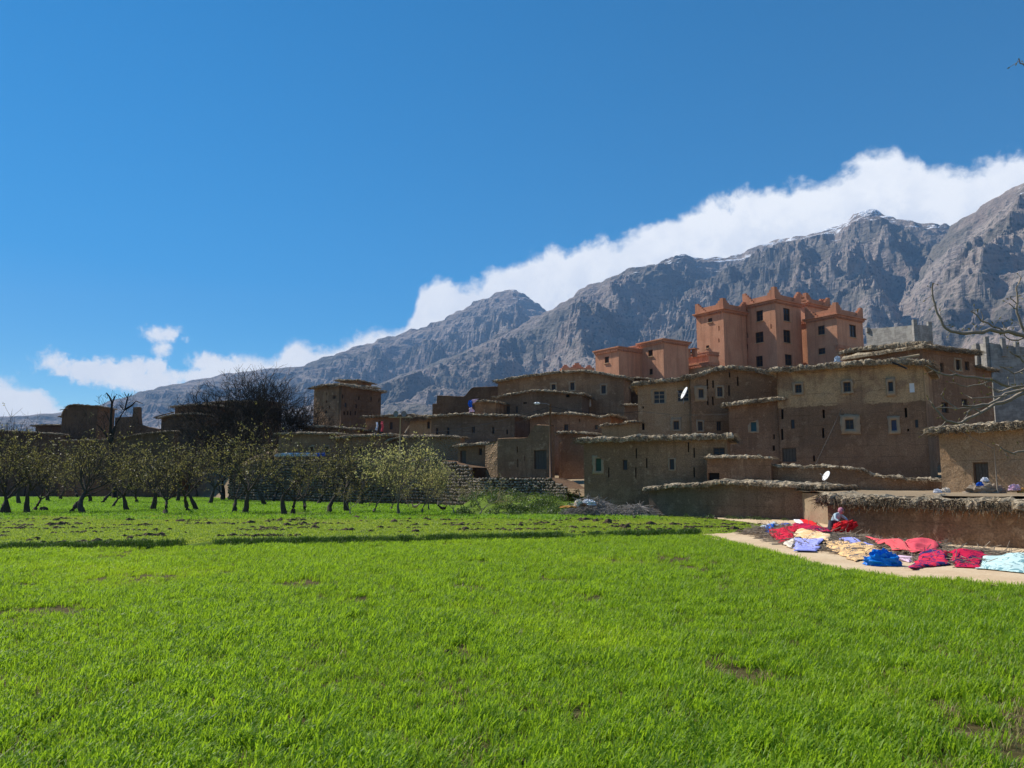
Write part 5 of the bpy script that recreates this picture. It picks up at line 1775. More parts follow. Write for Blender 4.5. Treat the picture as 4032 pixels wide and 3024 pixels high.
mb = MB()
rnd = random.Random(31)
for _ in range(70):
    x, y = rnd.uniform(-3.5, 5.2), rnd.uniform(53.2, 65)
    bush(mb, (x, y, BANK(x, y)), rnd.uniform(.35, .9), rnd.uniform(.3, .9), 170, rnd, .07)
for _ in range(14):
    x = rnd.uniform(5.4, 9.0)
    bush(mb, (x, rnd.uniform(52.0, 53.2), 0), rnd.uniform(.25, .5), rnd.uniform(.2, .45), 90, rnd, .06)
for _ in range(16):
    t = rnd.random()
    bush(mb, (9.5 + 7.6 * t, 51.3 - 7.4 * t + rnd.uniform(-.5, 0), 0), rnd.uniform(.15, .4), rnd.uniform(.12, .35), 60, rnd, .05)
tag(put('weeds', mb.mesh('weeds', M['bush'])), 'tangled green weeds on the bank below the stone wall', 'weeds', kind='stuff')

# ------------------------------------------------------------------ heap of brushwood with blankets drying on it
HC = [G(*px(8, *q)) for q in ((330, 470), (480, 452), (800, 520), (1200, 590), (1700, 642), (2212, 692), (2700, 725))]
HW = [.5, 1.1, 1.8, 1.9, 1.8, 1.6, 1.2]
HH = [.06, .34, .34, .34, .32, .28, .2]


def heap(x, y):
    """height of the brushwood above the ground"""
    x, y = np.asarray(x, float), np.asarray(y, float)
    best = np.zeros(x.shape)
    for i in range(len(HC) - 1):
        a, b = HC[i], HC[i + 1]
        dx, dy = b.x - a.x, b.y - a.y
        t = np.clip(((x - a.x) * dx + (y - a.y) * dy) / (dx * dx + dy * dy), 0, 1)
        d = np.hypot(x - a.x - t * dx, y - a.y - t * dy)
        w = HW[i] + (HW[i + 1] - HW[i]) * t
        h = HH[i] + (HH[i + 1] - HH[i]) * t
        best = np.maximum(best, h * np.clip(1 - (d / w) ** 2, 0, 1))
    n = fbm(np.stack([x.ravel() * .9, y.ravel() * .9, 0 * x.ravel() + 2], 1), 3).reshape(x.shape)
    return best * (1 + .45 * n) + .05


def on_heap(pt):
    """first point of the heap or ground met by the sight line through a photo pixel"""
    o, q = Vector((0, 0, CAMZ)), G(pt[0], pt[1], 0)
    p = [o.lerp(q, t) for t in np.linspace(.5, 1.0, 400)]
    h = heap([a.x for a in p], [a.y for a in p])
    for a, b in zip(p, h):
        if a.z <= b:
            return a
    return q


rnd = random.Random(77)
mb = MB()
for k in range(5200):
    i = rnd.choices(range(len(HC) - 1), weights=[(HC[q + 1] - HC[q]).length for q in range(len(HC) - 1)])[0]
    t = rnd.random()
    a = HC[i].lerp(HC[i + 1], t)
    dr = (HC[i + 1] - HC[i]).normalized()
    nn = Vector((dr.y, -dr.x, 0))
    w = HW[i] + (HW[i + 1] - HW[i]) * t
    o = rnd.uniform(-1.05, 1.05)
    c = a + nn * (o * w)
    h = float(heap(c.x, c.y))
    z = .07 + (h - .05) * .88 * rnd.random() ** .5
    ln = rnd.uniform(.35, 1.3)
    d = (dr * rnd.gauss(0, .8) + nn * rnd.gauss(.2, .8) + Vector((0, 0, rnd.gauss(0, .12)))).normalized()
    r = rnd.choice((.006, .008, .010, .014))
    p0 = Vector((c.x, c.y, z)) - d * ln / 2
    p1 = Vector((c.x, c.y, z + rnd.uniform(-.02, .05)))
    p2 = Vector((c.x, c.y, z)) + d * ln / 2
    for p in (p0, p1, p2):
        p.z = max(p.z, .07)
    mb.tube([p0, p1, p2], [r, r * .85, r * .5], 4, 0, False)
tag(put('brushwood', mb.mesh('brushwood', M['twig'])), 'long low heap of dry brushwood under the drying blankets', 'brushwood', kind='stuff')


def cloth_mat(name, c, c2=None, scale=2.2, thr=.58, rough=.95):
    def fn(T, p):
        n = T.noise(p, 30.0, 4.0, .6)
        col = T.mix(n, rgb(*[q * .82 for q in c]), rgb(*[min(1, q * 1.12) for q in c]))
        if c2:
            w = T.noise(p, scale, 3.0, .5, 1.6)
            f = T.m('MAXIMUM', T.ss(w, thr, thr + .02), T.m('MULTIPLY', T.ss(w, thr - .1, thr - .085), T.m('SUBTRACT', 1.0, T.ss(w, thr - .06, thr - .05))))
            col = T.mix(f, col, rgb(*c2))
        return col, bump(T, n, .01, .6)
    return mat(name, fn, rough, .1)


CM = {
    'grey': cloth_mat('grey_cloth', (.45, .52, .6)), 'royal': cloth_mat('royal_blue_cloth', (.02, .12, .55)), 'red': cloth_mat('red_blanket', (.62, .02, .05), (.10, .005, .02), 3.0, .6),
    'scarlet': cloth_mat('scarlet_cloth', (.70, .025, .03)), 'crimson': cloth_mat('crimson_blanket', (.55, .015, .06), (.04, .01, .06), 2.4, .56), 'peach': cloth_mat('peach_blanket', (.80, .50, .24), (.85, .62, .40), 1.2, .55),
    'cream': cloth_mat('cream_cloth', (.72, .62, .5)), 'lavender': cloth_mat('lavender_blanket', (.36, .38, .78), (.22, .24, .55), 2.2, .62), 'pattern': cloth_mat('printed_blanket', (.82, .52, .24), (.14, .12, .12), 2.4, .56),
    'pink': cloth_mat('pink_red_blanket', (.78, .10, .13)), 'salmon': cloth_mat('salmon_cloth', (.78, .12, .13)), 'navy': cloth_mat('crimson_navy_blanket', (.68, .03, .07), (.03, .03, .12), 2.0, .55),
    'mint': cloth_mat('mint_blanket', (.55, .72, .68), (.16, .30, .32), 1.6, .60), 'stripe': cloth_mat('pink_striped_cloth', (.72, .5, .62)), 'blue': cloth_mat('blue_plastic', (.01, .19, .62), None, 2, .5, .35),
    'white': cloth_mat('white_cloth', (.72, .72, .75)), 'orange': cloth_mat('orange_sheet', (.65, .35, .10)), 'brown': cloth_mat('brown_cloth', (.28, .13, .06)), 'bluewhite': cloth_mat('blue_white_cloth', (.1, .35, .62), (.75, .75, .78), 2.2, .5),
}


def blanket(name, label, quad, m, lift=.05, fold=.034, n=30, cat='blanket', seed=0, conv=on_heap, hfun=heap, thick=.008):
    """cloth spread over the heap: corners (top left, top right, bottom right, bottom left) in crop 8 pixels"""
    c = [conv(px(8, *q)) for q in quad]
    u, v = np.meshgrid(np.linspace(0, 1, n), np.linspace(0, 1, n))
    def bl(k):
        return (c[0][k] * (1 - u) + c[1][k] * u) * (1 - v) + (c[3][k] * (1 - u) + c[2][k] * u) * v
    X, Y = bl(0), bl(1)
    rag = fbm(xyz(X * 1.6, Y * 1.6, seed + .3), 3).reshape(X.shape)
    rg2 = fbm(xyz(X * 1.6, Y * 1.6, seed + 9.3), 3).reshape(X.shape)
    ed = np.minimum(np.minimum(u, 1 - u), np.minimum(v, 1 - v))
    k = np.clip(1 - ed * 5, 0, 1)
    X, Y = X + rag * .10 * k, Y + rg2 * .16 * k
    a = GR.uniform(0, 3.14)
    wv = fbm(xyz((X * math.cos(a) + Y * math.sin(a)) * 2.6, (-X * math.sin(a) + Y * math.cos(a)) * .8, seed + 1.), 3).reshape(X.shape)
    wr = ridged(xyz(X * 1.3 + seed, Y * 1.3, seed + 2.), 3).reshape(X.shape) - .9
    Z = hfun(X, Y) + lift + fold * wv * 1.3 + fold * .8 * wr * (1 - .5 * k)
    Z = Z - np.clip(1 - ed * 9, 0, 1) * .05
    Z = np.maximum(Z, .085)
    mb = MB()
    mb.grid(np.stack([X, Y, Z], 2))
    me = mb.mesh(name, CM[m], True)
    o = put(name, me)
    s = o.modifiers.new('thickness', 'SOLIDIFY')
    s.thickness = thick
    s.offset = -1
    return tag(o, label, cat)


B_ = [('cloth', 'crumpled pale grey-blue cloth at the tip of the brushwood heap', ((340, 408), (452, 368), (480, 392), (365, 420)), 'grey'),
      ('cloth', 'royal blue cloth twisted beside the patterned red blanket', ((378, 432), (520, 380), (565, 384), (410, 455)), 'royal'),
      ('blanket', 'red blanket with dark arabesques hanging to a point', ((400, 438), (650, 395), (575, 490), (495, 528)), 'red'),
      ('blanket', 'small scarlet blanket bunched on the crest of the heap near the woman', ((620, 352), (700, 346), (765, 405), (650, 390)), 'scarlet'),
      ('cloth', 'thin white cloth lying beside the small scarlet blanket', ((580, 356), (628, 358), (660, 390), (610, 384)), 'white'),
      ('blanket', 'dark crimson blanket with black blotches behind the plain peach one', ((570, 396), (858, 408), (846, 452), (610, 432)), 'crimson'),
      ('blanket', 'plain peach blanket spread below the crimson blotched one', ((592, 412), (856, 462), (835, 512), (585, 485)), 'peach'),
      ('cloth', 'small cream cloth between the red arabesque and lavender blankets', ((515, 525), (598, 482), (575, 560), (530, 545)), 'cream'),
      ('blanket', 'lavender blanket sagging down towards the dirt path', ((578, 492), (806, 498), (735, 585), (606, 590)), 'lavender'),
      ('blanket', 'lavender blanket draped uphill of the printed blanket', ((892, 492), (1000, 490), (1150, 552), (955, 545)), 'lavender'),
      ('blanket', 'peach blanket printed with dark grey figures reaching the path', ((795, 512), (960, 522), (1315, 592), (1010, 655)), 'pattern'),
      ('blanket', 'long salmon-red strip of cloth behind the printed blanket', ((1095, 485), (1245, 505), (1435, 592), (1280, 582)), 'salmon'),
      ('blanket', 'plain pinkish-red blanket propped highest on the heap', ((1360, 535), (1635, 500), (1585, 575), (1440, 592)), 'pink'),
      ('cloth', 'pink striped cloth squeezed between blue sheet and navy-patterned blanket', ((1310, 622), (1430, 630), (1395, 662), (1330, 650)), 'stripe'),
      ('blanket', 'crimson blanket with bold navy scrolls hanging to the path edge', ((1500, 578), (1695, 596), (1650, 685), (1388, 716)), 'navy'),
      ('blanket', 'crimson blanket with faint scrolls next to the mint one', ((1680, 582), (1985, 604), (1895, 704), (1745, 700)), 'crimson'),
      ('blanket', 'pale mint blanket with teal blotches at the end of the row', ((1900, 622), (2330, 600), (2330, 752), (1866, 706)), 'mint')]
for k, (nm, lb, qd, mm) in enumerate(B_):
    blanket(nm, lb, qd, mm, cat='cloth' if nm == 'cloth' else 'blanket', seed=k * 3.7, lift=.065 + .012 * (k % 3), fold=.024)

# crumpled blue plastic sheet
def crumple(name, label, c, r, m, cat, seed, flat=.6, rough=.35):
    n1, n2 = 22, 16
    th, ph = np.meshgrid(np.linspace(0, 2 * math.pi, n1 + 1), np.linspace(0, math.pi / 2 + .35, n2))
    d = np.stack([np.sin(ph) * np.cos(th), np.sin(ph) * np.sin(th), np.cos(ph)], 2)
    k = 1 + rough * (ridged(d.reshape(-1, 3) * 2.2 + seed, 4).reshape(th.shape) - 1.0) + .12 * fbm(d.reshape(-1, 3) * 5 + seed, 2).reshape(th.shape)
    V = d * k[..., None] * np.array([r[0], r[1], r[2]])
    V[:, -1] = V[:, 0]
    V[..., 2] = np.maximum(V[..., 2], -.02)
    V += np.array(c)
    mb = MB()
    mb.grid(V)
    return tag(put(name, mb.mesh(name, CM[m] if m in CM else M[m])), label, cat)


c = G(*px(8, 1230, 695))
crumple('plastic_sheet', 'crumpled bright blue plastic sheet bundled on the path edge', (c.x, c.y + .15, .06), (.46, .3, .36), 'blue', 'sheet', 3.0)
mb = MB()
a, b = G(*px(8, 1780, 592), .12), G(*px(8, 1960, 572), .12)
mb.tube([a, a.lerp(b, .5) + Vector((0, 0, .02)), b], [.06, .07, .075], 8)
tag(put('log', mb.mesh('log', M['wood_pale'], True)), 'peeled pale log lying behind the crimson scrolled blanket', 'log')
c = G(*px(8, 1010, 440))
crumple('rock', 'pale boulder against the foot of the enclosure wall', (c.x, c.y, .03), (.42, .3, .26), 'stone', 'rock', 8.0, rough=.2)

# ------------------------------------------------------------------ woman gathering a red blanket
def skin_body(name, pts, edges, rad, m, parent, sub=2, root=0):
    me = bpy.data.meshes.new(name)
    me.from_pydata(pts, edges, [])
    o = put(name, me, parent, (0, 0, 0))
    sk = o.modifiers.new('skin', 'SKIN')
    sk.use_smooth_shade = True
    for i, r in enumerate(rad):
        v = me.skin_vertices[0].data[i]
        v.radius = r if hasattr(r, '__len__') else (r, r)
        v.use_root = (i == root)
    sb = o.modifiers.new('subdivide', 'SUBSURF')
    sb.levels = sb.render_levels = sub
    me.materials.append(m)
    return o


def lump(name, m, c, r, parent, seed, rough=.1, n=24, deform=None):
    th, ph = np.meshgrid(np.linspace(0, 2 * math.pi, n + 1), np.linspace(0, math.pi, n))
    d = np.stack([np.sin(ph) * np.cos(th), np.sin(ph) * np.sin(th), np.cos(ph)], 2)
    k = 1 + rough * fbm(d.reshape(-1, 3) * 2.5 + seed, 4).reshape(th.shape)
    V = d * k[..., None] * np.array(r)
    if deform is not None:
        V = deform(V)
    V = V + np.array(c)
    V[:, -1] = V[:, 0]
    mb = MB()
    mb.grid(V)
    return put(name, mb.mesh(name, m, True), parent, (0, 0, 0))


pw = P(*px(8, 895, 400), 30.2)
WM = thing('person', 'stooping woman in a pink headscarf and pale blouse with her arms round a red blanket', 'person', (pw.x, pw.y, .05))
WM.scale = (.92,) * 3
SKIN = plain('skin', (.36, .2, .13), .6, .1)
SCARF = plain('pink_scarf', (.55, .22, .28), .9, .2)
BLOUSE = plain('pale_blue_blouse', (.42, .52, .56), .9, .15)
SKIRT = plain('dark_skirt', (.055, .05, .06), .95, .2)
# local axes: x to the picture's right, y away; she bends forward to the right and towards the path
hip, chest, neck, head = (-.10, .12, .72), (.02, .0, .98), (.10, -.08, 1.09), (.14, -.13, 1.17)
skin_body('body', [hip, (-.05, .06, .86), chest, neck, head,
                   (.14, -.15, 1.24),
                   (-.10, -.08, 1.03), (-.17, -.22, .86), (-.10, -.38, .78),
                   (.17, .05, 1.0), (.32, -.10, .86), (.30, -.30, .78),
                   (-.20, .12, .66), (-.20, -.02, .38), (-.22, .10, .05), (-.22, -.06, .02),
                   (.02, .14, .66), (.04, .0, .38), (.02, .14, .05), (.03, -.02, .02)],
          [(0, 1), (1, 2), (2, 3), (3, 4), (4, 5), (2, 6), (6, 7), (7, 8), (2, 9), (9, 10), (10, 11), (0, 12), (12, 13), (13, 14), (14, 15), (0, 16), (16, 17), (17, 18), (18, 19)],
          [(.15, .13), (.14, .12), (.15, .11), .055, .085, .075, .07, .05, .035, .07, .05, .035, .10, .065, .042, .035, .10, .065, .042, .035], BLOUSE, WM)
lump('headscarf', SCARF, (.12, -.10, 1.19), (.115, .125, .14), WM, 2., .08, 18)
lump('face', SKIN, (.165, -.19, 1.165), (.055, .045, .085), WM, 5., .04, 14)
for sx in (-.025, .03):
    lump('eye', M['black'], (.165 + sx, -.232, 1.185), (.011, .008, .008), WM, 1., 0, 8)
lump('nose', SKIN, (.17, -.240, 1.16), (.013, .018, .022), WM, 1., 0, 8)
lump('mouth', SCARF, (.168, -.230, 1.12), (.022, .008, .008), WM, 1., 0, 8)
for nm, c, sgn in (('hand', (-.08, -.44, .76), 1), ('hand', (.27, -.38, .76), -1)):
    pts, ed, rd = [(c[0], c[1] + .06, c[2]), (c[0], c[1], c[2] + .01)], [(0, 1)], [.028, .034]
    for f in range(4):
        ox = (f - 1.5) * .019
        b = len(pts)
        ln = (.07, .08, .075, .058)[f]
        pts += [(c[0] + ox, c[1] - .025, c[2] + .012), (c[0] + ox * 1.1, c[1] - .025 - ln * .5, c[2] + .008), (c[0] + ox * 1.1, c[1] - .03 - ln * .75, c[2] - .03)]
        ed += [(1, b), (b, b + 1), (b + 1, b + 2)]
        rd += [.0095, .009, .008]
    b = len(pts)
    pts += [(c[0] + sgn * .038, c[1] + .01, c[2] + .0), (c[0] + sgn * .058, c[1] - .03, c[2] - .01)]
    ed += [(1, b), (b, b + 1)]
    rd += [.011, .009]
    skin_body(nm, pts, ed, rd, SKIN, WM, 1, 1)
mb = MB()
nv, nu = 16, 28
th, t = np.meshgrid(np.linspace(0, 2 * math.pi, nu + 1), np.linspace(0, 1, nv))
rr = .19 + .16 * t + .025 * t * np.sin(th * 7)
V = np.stack([-.10 + rr * 1.05 * np.cos(th) + .03 * t, .12 + rr * .85 * np.sin(th), .80 - .76 * t], 2)
mb.grid(V)
put('skirt', mb.mesh('skirt', SKIRT, True), WM, (0, 0, 0))
# the bundled blanket in her arms
BL = thing('blanket', 'shaggy folded scarlet blanket bundled in the stooping woman\'s arms', 'blanket', (pw.x + .08, pw.y - .40, .56))
BL.scale = (.84,) * 3
def fold_def(V):
    V = V.copy()
    V[..., 2] += .22 * V[..., 0] - .03 * np.sin(V[..., 0] * 9)
    V[..., 2] = np.where(V[..., 0] < -.25, V[..., 2] - .25 * (-.25 - V[..., 0]), V[..., 2])
    return V
lump('bundle', CM['scarlet'], (0, 0, 0), (.52, .27, .24), BL, 4., .35, 40, fold_def)
rnd = random.Random(8)
mb = MB()
for _ in range(1500):
    th, ph = rnd.uniform(0, 6.28), math.acos(rnd.uniform(-1, 1))
    d = Vector((math.sin(ph) * math.cos(th), math.sin(ph) * math.sin(th), math.cos(ph)))
    p = Vector((d.x * .52, d.y * .27, d.z * .24 + .22 * d.x * .52))
    e_ = p + d * rnd.uniform(.02, .06) + Vector((rnd.gauss(0, .02), rnd.gauss(0, .02), rnd.gauss(0, .02)))
    s = Vector((rnd.gauss(0, 1), rnd.gauss(0, 1), rnd.gauss(0, 1))).normalized() * .012
    mb.add([p - s, p + s, e_], [(0, 1, 2)])
tag(put('shag', mb.mesh('shag', CM['scarlet']), BL, (0, 0, 0)), kind='stuff')
lump('hanging_fold', CM['scarlet'], (-.36, .0, -.2), (.13, .2, .34), BL, 14., .3, 20)

# ------------------------------------------------------------------ grey brush heap with cloths beside the low house
rnd = random.Random(12)
mb = MB()
for cx_, cy_, rx, ry, h, n in ((5.3, 53.0, 1.9, .9, 1.25, 800), (8.2, 52.0, 1.6, .7, .75, 520), (6.8, 52.3, 1.3, .7, .7, 300)):
    for _ in range(n):
        a, q = rnd.uniform(0, 6.28), math.sqrt(rnd.random())
        x, y = cx_ + rx * q * math.cos(a), cy_ + ry * q * math.sin(a)
        z = max(.06, (h * (1 - q * q)) * rnd.uniform(.3, 1.0))
        d = Vector((rnd.gauss(0, 1), rnd.gauss(0, .7), rnd.gauss(.1, .35))).normalized()
        ln = rnd.uniform(.4, 1.3)
        r = rnd.uniform(.008, .02)
        p0, p2 = Vector((x, y, z)) - d * ln / 2, Vector((x, y, z)) + d * ln / 2
        p1 = Vector((x + rnd.gauss(0, .06), y, z + rnd.uniform(.0, .12)))
        for p in (p0, p1, p2):
            p.z = max(p.z, .04)
        mb.tube([p0, p1, p2], [r, r * .8, r * .4], 4, 0, False)
tag(put('brushwood', mb.mesh('brushwood', M['twig_grey'])), 'tangled grey heap of cut branches at the corner of the low house', 'brushwood', kind='stuff')


def pile_cloth(name, label, zm, x, y, d, r, m, seed):
    p = P(*px(zm, x, y), d)
    return crumple(name, label, (p.x, p.y, p.z), r, m, 'cloth', seed, rough=.5)


pile_cloth('cloth', 'white cloth thrown over the grey branch heap', 3, 1700, 1392, 51.6, (.42, .3, .3), 'white', 2.2)
pile_cloth('cloth', 'cream fleece tossed on the grey branch heap', 3, 1608, 1395, 51.5, (.26, .2, .32), 'cream', 5.2)
pile_cloth('cloth', 'rust-brown cloth on the grey branch heap', 3, 1655, 1405, 51.4, (.25, .2, .16), 'brown', 7.2)
pile_cloth('cloth', 'orange sheet sliding off the grey branch heap', 3, 1510, 1418, 51.4, (.5, .3, .10), 'orange', 9.2)

# ------------------------------------------------------------------ poles and wires
def pole(name, label, zm, x, y0, y1, d, r, m, cat='pole'):
    b, t = P(*px(zm, x, y1), d), P(*px(zm, x, y0), d)
    root = thing(name, label, cat, b)
    mb = MB()
    b2 = b - Vector((0, 0, .5))
    mb.tube([b2, Vector((b.x, b.y, t.z))], [r, r * .8], 8)
    put('shaft', mb.mesh('shaft', M[m], True), root)
    return root, b, Vector((b.x, b.y, t.z))


LP, lb, lt = pole('lamp_pole', 'tall rust-brown pole with a bracket lamp standing on the stone wall terrace', 3, 1348, 455, 1135, 65.2, .10, 'rust', 'lamp pole')
mb = MB()
mb.tube([lt - Vector((0, 0, .1)), lt + Vector((-.3, 0, .06)), lt + Vector((-.95, 0, .1))], [.03, .028, .025], 6)
arm = put('bracket', mb.mesh('bracket', M['metal'], True), LP)
lump_c = lt + Vector((-1.1, 0, .08))
mb = MB()
for t0, r0, t1, r1 in ((-.28, .03, -.1, .11), (-.1, .11, .15, .09), (.15, .09, .25, .03)):
    mb.tube([lump_c + Vector((t0, 0, 0)), lump_c + Vector((t1, 0, 0))], [r0, r1], 8)
put('lamp_head', mb.mesh('lamp_head', M['white'], True), arm)
mb = MB()
mb.box(lt + Vector((0, -.1, -.25)), (.16, 0, 0), (0, .05, 0), (0, 0, .05))
put('crossarm', mb.mesh('crossarm', M['wood']), LP)


def wire(label, pts, r=.018, sag=.3, name='power_cable'):
    mb = MB()
    for a, b in zip(pts, pts[1:]):
        q = [a.lerp(b, t) - Vector((0, 0, sag * 4 * t * (1 - t))) for t in np.linspace(0, 1, 14)]
        mb.tube(q, r, 5)
    return tag(put(name, mb.mesh(name, M['black'])), label, 'cable')


wire('sagging power cable from the lamp pole down to the garden wall roofs', [lt + Vector((0, -.1, -.2)), P(*px(3, 150, 728), 79)], .022, .35)
wire('thin second cable running below the sagging one from the lamp pole', [lt + Vector((0, -.1, -.5)), P(*px(3, 400, 735), 78)], .012, .5)
wire('power cable from the lamp pole across to the tan dish house', [lt + Vector((.1, -.1, -.2)), P(*px(4, 560, 662), 68.6)], .018, .35)
wire('power cable strung along the tan dish house to the teal-window house', [P(*px(4, 560, 662), 68.6), P(*px(4, 1290, 683), 63.6)], .015, .2)
wire('frayed rope hanging slantwise across the big two-tone house', [P(*px(6, 862, 735), 59.2), P(*px(6, 612, 1268), 59.0)], .02, .03, 'rope')

SP, sb_, st_ = pole('loudspeaker_pole', 'slim wooden pole carrying two horn loudspeakers on a crossbar', 2, 1597, 575, 930, 79, .07, 'wood_pale', 'loudspeaker pole')
mb = MB()
mb.box(st_, (1.15, 0, 0), (0, .05, 0), (0, 0, .05))
put('crossbar', mb.mesh('crossbar', M['wood_pale']), SP)
for dx, sg in ((-.35, -1), (.3, 1)):
    mb = MB()
    c = st_ + Vector((dx, -.05, .32))
    mb.tube([c + Vector((0, .25, 0)), c + Vector((0, .05, 0)), c + Vector((sg * .05, -.12, 0)), c + Vector((sg * .08, -.2, 0))], [.07, .08, .2, .3], 10)
    mb.tube([c - Vector((0, 0, .32)), c], [.03, .03], 5)
    put('horn', mb.mesh('horn', M['metal'], True), SP)

CP, cb, ct = pole('clothesline_post', 'thin pale post holding a line before the small plank door', 7, 1093, 1155, 1510, 35.5, .03, 'bark_pale', 'post')
wire('thin green washing line from the pale post up to the brush roof', [ct - Vector((0, 0, .1)), P(*px(7, 805, 1035), 38.4)], .009, .04, 'washing_line')

# satellite dishes
def dish(label, zm, x, y, d, r, face, standz):
    c = P(*px(zm, x, y), d)
    root = thing('satellite_dish', label, 'satellite dish', (c.x, c.y, standz))
    f = Vector(face).normalized()
    a = f.cross(Vector((0, 0, 1))).normalized()
    b = a.cross(f)
    mb = MB()
    n1, n2 = 6, 24
    V = np.array([[list(c + (a * math.cos(th) + b * math.sin(th)) * (r * q) - f * (.22 * r * (1 - q * q))) for th in np.linspace(0, 2 * math.pi, n2 + 1)] for q in np.linspace(.02, 1, n1)])
    mb.grid(V)
    o = put('reflector', mb.mesh('reflector', M['white'], True), root)
    s = o.modifiers.new('thickness', 'SOLIDIFY')
    s.thickness = .03
    mb = MB()
    tip = c + f * (r * .95) - b * (r * .25)
    mb.tube([c - b * (r * .95), tip], [.02, .015], 5)
    mb.tube([tip - f * .08, tip + f * .06], [.04, .03], 8)
    put('feed_arm', mb.mesh('feed_arm', M['metal']), root)
    mb = MB()
    mb.tube([c - f * .25 * r, Vector((c.x, c.y + .2, c.z - r * .8)), Vector((c.x, c.y + .25, standz))], [.03, .03, .03], 6)
    put('mast', mb.mesh('mast', M['metal']), root)


dish('white satellite dish seen edge-on before the wide glazed window', 4, 918, 512, 67.2, .56, (-.88, -.07, .42), P(*px(4, 900, 600), 67.4).z)
dish('tilted satellite dish standing on the brush-edged stable roof', 6, 715, 1358, 48.6, .33, (-.86, -.12, .5), P(*px(6, 680, 1412), 48.6).z)

# poles, pipes and litter on roofs and terrace
def stick(name, label, zm, pts, d, r, m, cat):
    mb = MB()
    mb.tube([P(*px(zm, *q), d) for q in pts], r, 6)
    return tag(put(name, mb.mesh(name, M[m], True)), label, cat)


stick('beam', 'pair of pale timber beams lying on the big two-tone house roof', 6, [(1385, 268), (1585, 232)], 57.4, .10, 'wood_pale', 'beam')
stick('drain_pipe', 'black drain pipe jutting from under the big house roof', 6, [(1330, 298), (1468, 356)], 56.6, .07, 'black', 'pipe')
stick('roof_pole', 'long pole jutting from the lower stacked house roof', 1, [(1255, 505), (1420, 462)], 120, .09, 'wood', 'pole')
stick('roof_pole', 'thin pole jutting sideways from the mud tower roof', 1, [(488, 445), (560, 430)], 139, .07, 'wood', 'pole')
stick('plank', 'pale plank leaning beside the straw-thatched square house', 2, [(1648, 722), (1692, 650)], 93, .10, 'wood_pale', 'plank')
p = P(*px(7, 980, 1440), 35.8)
crumple('rag_pile', 'heap of dark rags and dry straw against the pale house door', (p.x, p.y, 1.70), (.85, .4, .42), 'twig', 'rags', 21., rough=.5)
for lb_, x, y, mm, rr in (('white plastic bag crowning the rag heap at the plank door', 990, 1425, 'white', .2), ('blue rag poking out of the rag heap at the plank door', 950, 1462, 'royal', .18), ('pink cloth lying on the terrace past the clothesline post', 1232, 1488, 'stripe', .3),
                          ('yellow cloth on the terrace edge past the clothesline post', 1300, 1515, 'orange', .25), ('crumpled white bag on the enclosure wall coping', 605, 1518, 'white', .2), ('cream rag at the terrace corner by the pale house', 670, 1512, 'cream', .24)):
    q = P(*px(7, x, y), 35.2)
    crumple('rag', lb_, (q.x, q.y, max(q.z - rr * .4, 1.74)), (rr * .8, rr * .6, rr * .7), mm, 'rag', x * .1, rough=.5)
q = P(*px(6, 822, 262), 60.5)
crumple('rag', 'pale blue and white rag on the brush roof of the big house', (q.x, q.y, q.z - .5), (.28, .25, .6), 'grey', 'rag', 3.3, rough=.4)

# washing over the hut roof
def hang(name, label, zm, quad, d, m, seed):
    c = [P(*px(zm, *q), d) for q in quad]
    u, v = np.meshgrid(np.linspace(0, 1, 14), np.linspace(0, 1, 14))
    V = np.stack([(c[0][k] * (1 - u) + c[1][k] * u) * (1 - v) + (c[3][k] * (1 - u) + c[2][k] * u) * v for k in range(3)], 2)
    V[..., 1] += -.06 * np.sin(u * 11 + seed) * (.3 + v) - .25 * (v > .2)
    V[..., 0] += .05 * np.sin(v * 7 + seed)
    mb = MB()
    mb.grid(V)
    o = put(name, mb.mesh(name, CM[m], True))
    s = o.modifiers.new('thickness', 'SOLIDIFY')
    s.thickness = .02
    return tag(o, label, 'clothing')


hang('blanket', 'dark blue blanket hanging from the hut roof edge', 3, [(578, 418), (628, 410), (612, 486), (582, 484)], 84.2, 'royal', 1.)
hang('garment', 'pink garment hanging over the hut roof beside the dark blue blanket', 3, [(612, 408), (672, 404), (640, 440), (622, 448)], 84.1, 'stripe', 2.)
hang('garment', 'pale pink garment spread below the hut washing', 3, [(590, 488), (612, 482), (640, 528), (584, 530)], 83.4, 'stripe', 3.)
hang('curtain', 'patterned red cloth hung in the thatched house doorway', 2, [(1425, 615), (1448, 615), (1448, 710), (1425, 712)], 96.9, 'salmon', 4.)
hang('curtain', 'blue and white cloth hung beside the thatched house doorway', 2, [(1380, 622), (1396, 622), (1396, 700), (1380, 700)], 96.8, 'bluewhite', 5.)

# sheets spread on the top of the high stone bank
for k, (lb_, x0, x1, mm) in enumerate((('blue and white sheet spread on the stone bank edge', 560, 760, 'bluewhite'), ('cream sheet spread on the stone bank beside the blue one', 760, 830, 'cream'),
                                       ('small blue sheet at the far end of the sheets on the bank', 830, 905, 'royal'), ('pale blue sheet bunched beneath the bare walnut on the bank', 445, 560, 'grey'))):
    hang('sheet', lb_, 2, [(x0, 908 + 8 * (k == 3)), (x1, 906), (x1 + 8, 938), (x0 - 8, 944)], 89.0 - k * .5, mm, k * 2.)

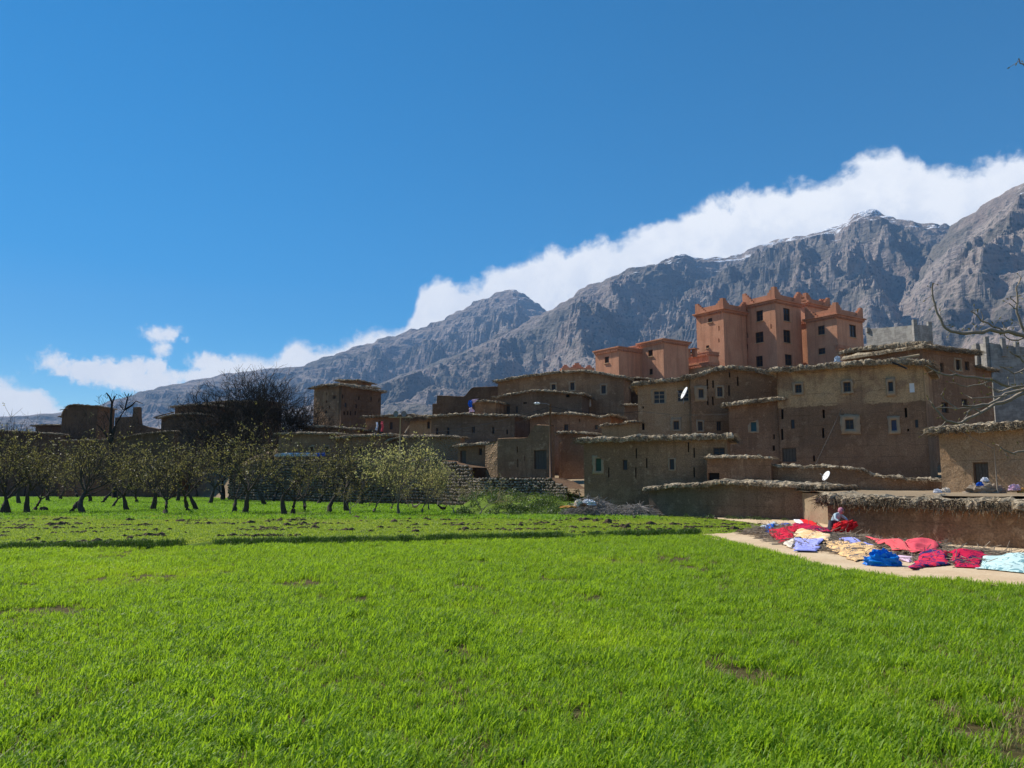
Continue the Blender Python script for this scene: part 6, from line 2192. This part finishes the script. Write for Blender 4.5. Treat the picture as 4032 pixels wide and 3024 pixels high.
# ------------------------------------------------------------------ hens pecking under the trees
def hen(label, x, y, mcol, flip):
    p = G(x, y)
    root = thing('hen', label, 'hen', p)
    s = -1 if flip else 1
    st = [(-.24, .34, .02), (-.20, .30, .05), (-.12, .22, .085), (-.02, .19, .105), (.08, .20, .095), (.14, .24, .07), (.17, .31, .042), (.185, .36, .035), (.205, .385, .034), (.23, .38, .015)]
    me = MB()
    me.tube([(a * s, 0, z) for a, z, r in st], [r for a, z, r in st], 10)
    put('body', me.mesh('body', mcol, True), root, (0, 0, 0))
    me = MB()
    for k in range(5):
        me.add([(-.2 * s, -.02 + .01 * k, .27), (-.2 * s, .0 + .01 * k, .30), ((-.33 + .015 * k) * s, -.03 + .015 * k, .40 + .02 * k), ((-.35 + .015 * k) * s, -.04 + .015 * k, .34 + .02 * k)], [(0, 1, 2, 3)])
    put('tail', me.mesh('tail', mcol), root, (0, 0, 0))
    for yy in (-.045, .045):
        me = MB()
        me.tube([(.0, yy, .12), (-.015 * s, yy, .06), (.0, yy, .0)], [.018, .009, .008], 5)
        for t in (-.5, 0, .5):
            me.tube([(.0, yy, .006), (.05 * s, yy + .03 * t, .004)], [.006, .003], 4)
        put('leg', me.mesh('leg', M['orange_leg'], True), root, (0, 0, 0))
    me = MB()
    me.tube([(.18 * s, 0, .405), (.20 * s, 0, .43), (.225 * s, 0, .41)], [.008, .014, .006], 5)
    put('comb', me.mesh('comb', CM['scarlet']), root, (0, 0, 0))
    me = MB()
    me.tube([(.232 * s, 0, .382), (.262 * s, 0, .372)], [.011, .001], 5)
    put('beak', me.mesh('beak', M['orange_leg']), root, (0, 0, 0))
    root.scale = (1.25,) * 3


M['orange_leg'] = plain('yellow_leg', (.5, .3, .06))
hen('dark brown hen pecking in the grass among the young trees', 1745, 2014, plain('dark_feathers', (.06, .035, .025)), False)
hen('pale buff hen standing near the bright leafy trees', 1634, 2006, plain('buff_feathers', (.55, .42, .24)), True)
c = G(171, 2014)
crumple('stump', 'rounded black stump lying in the grass between two orchard trees', (c.x, c.y, 0), (.38, .3, .36), 'bark', 'stump', 6., rough=.15)

# ------------------------------------------------------------------ the air
mb = MB()
mb.box((0, 0, 1120), (9300, 0, 0), (0, 9300, 0), (0, 0, 1122))
hm = bpy.data.materials.new('thin_haze')
hm.use_nodes = True
hm.node_tree.nodes.clear()
T = NT(hm.node_tree)
ho = T.n('ShaderNodeOutputMaterial')
pv = T.n('ShaderNodeVolumePrincipled')
pv.inputs['Color'].default_value = rgb(.32, .58, 1.0)
pv.inputs['Density'].default_value = 7e-5
hm.node_tree.links.new(pv.outputs[0], ho.inputs['Volume'])
tag(put('haze', mb.mesh('haze', hm)), kind='stuff')
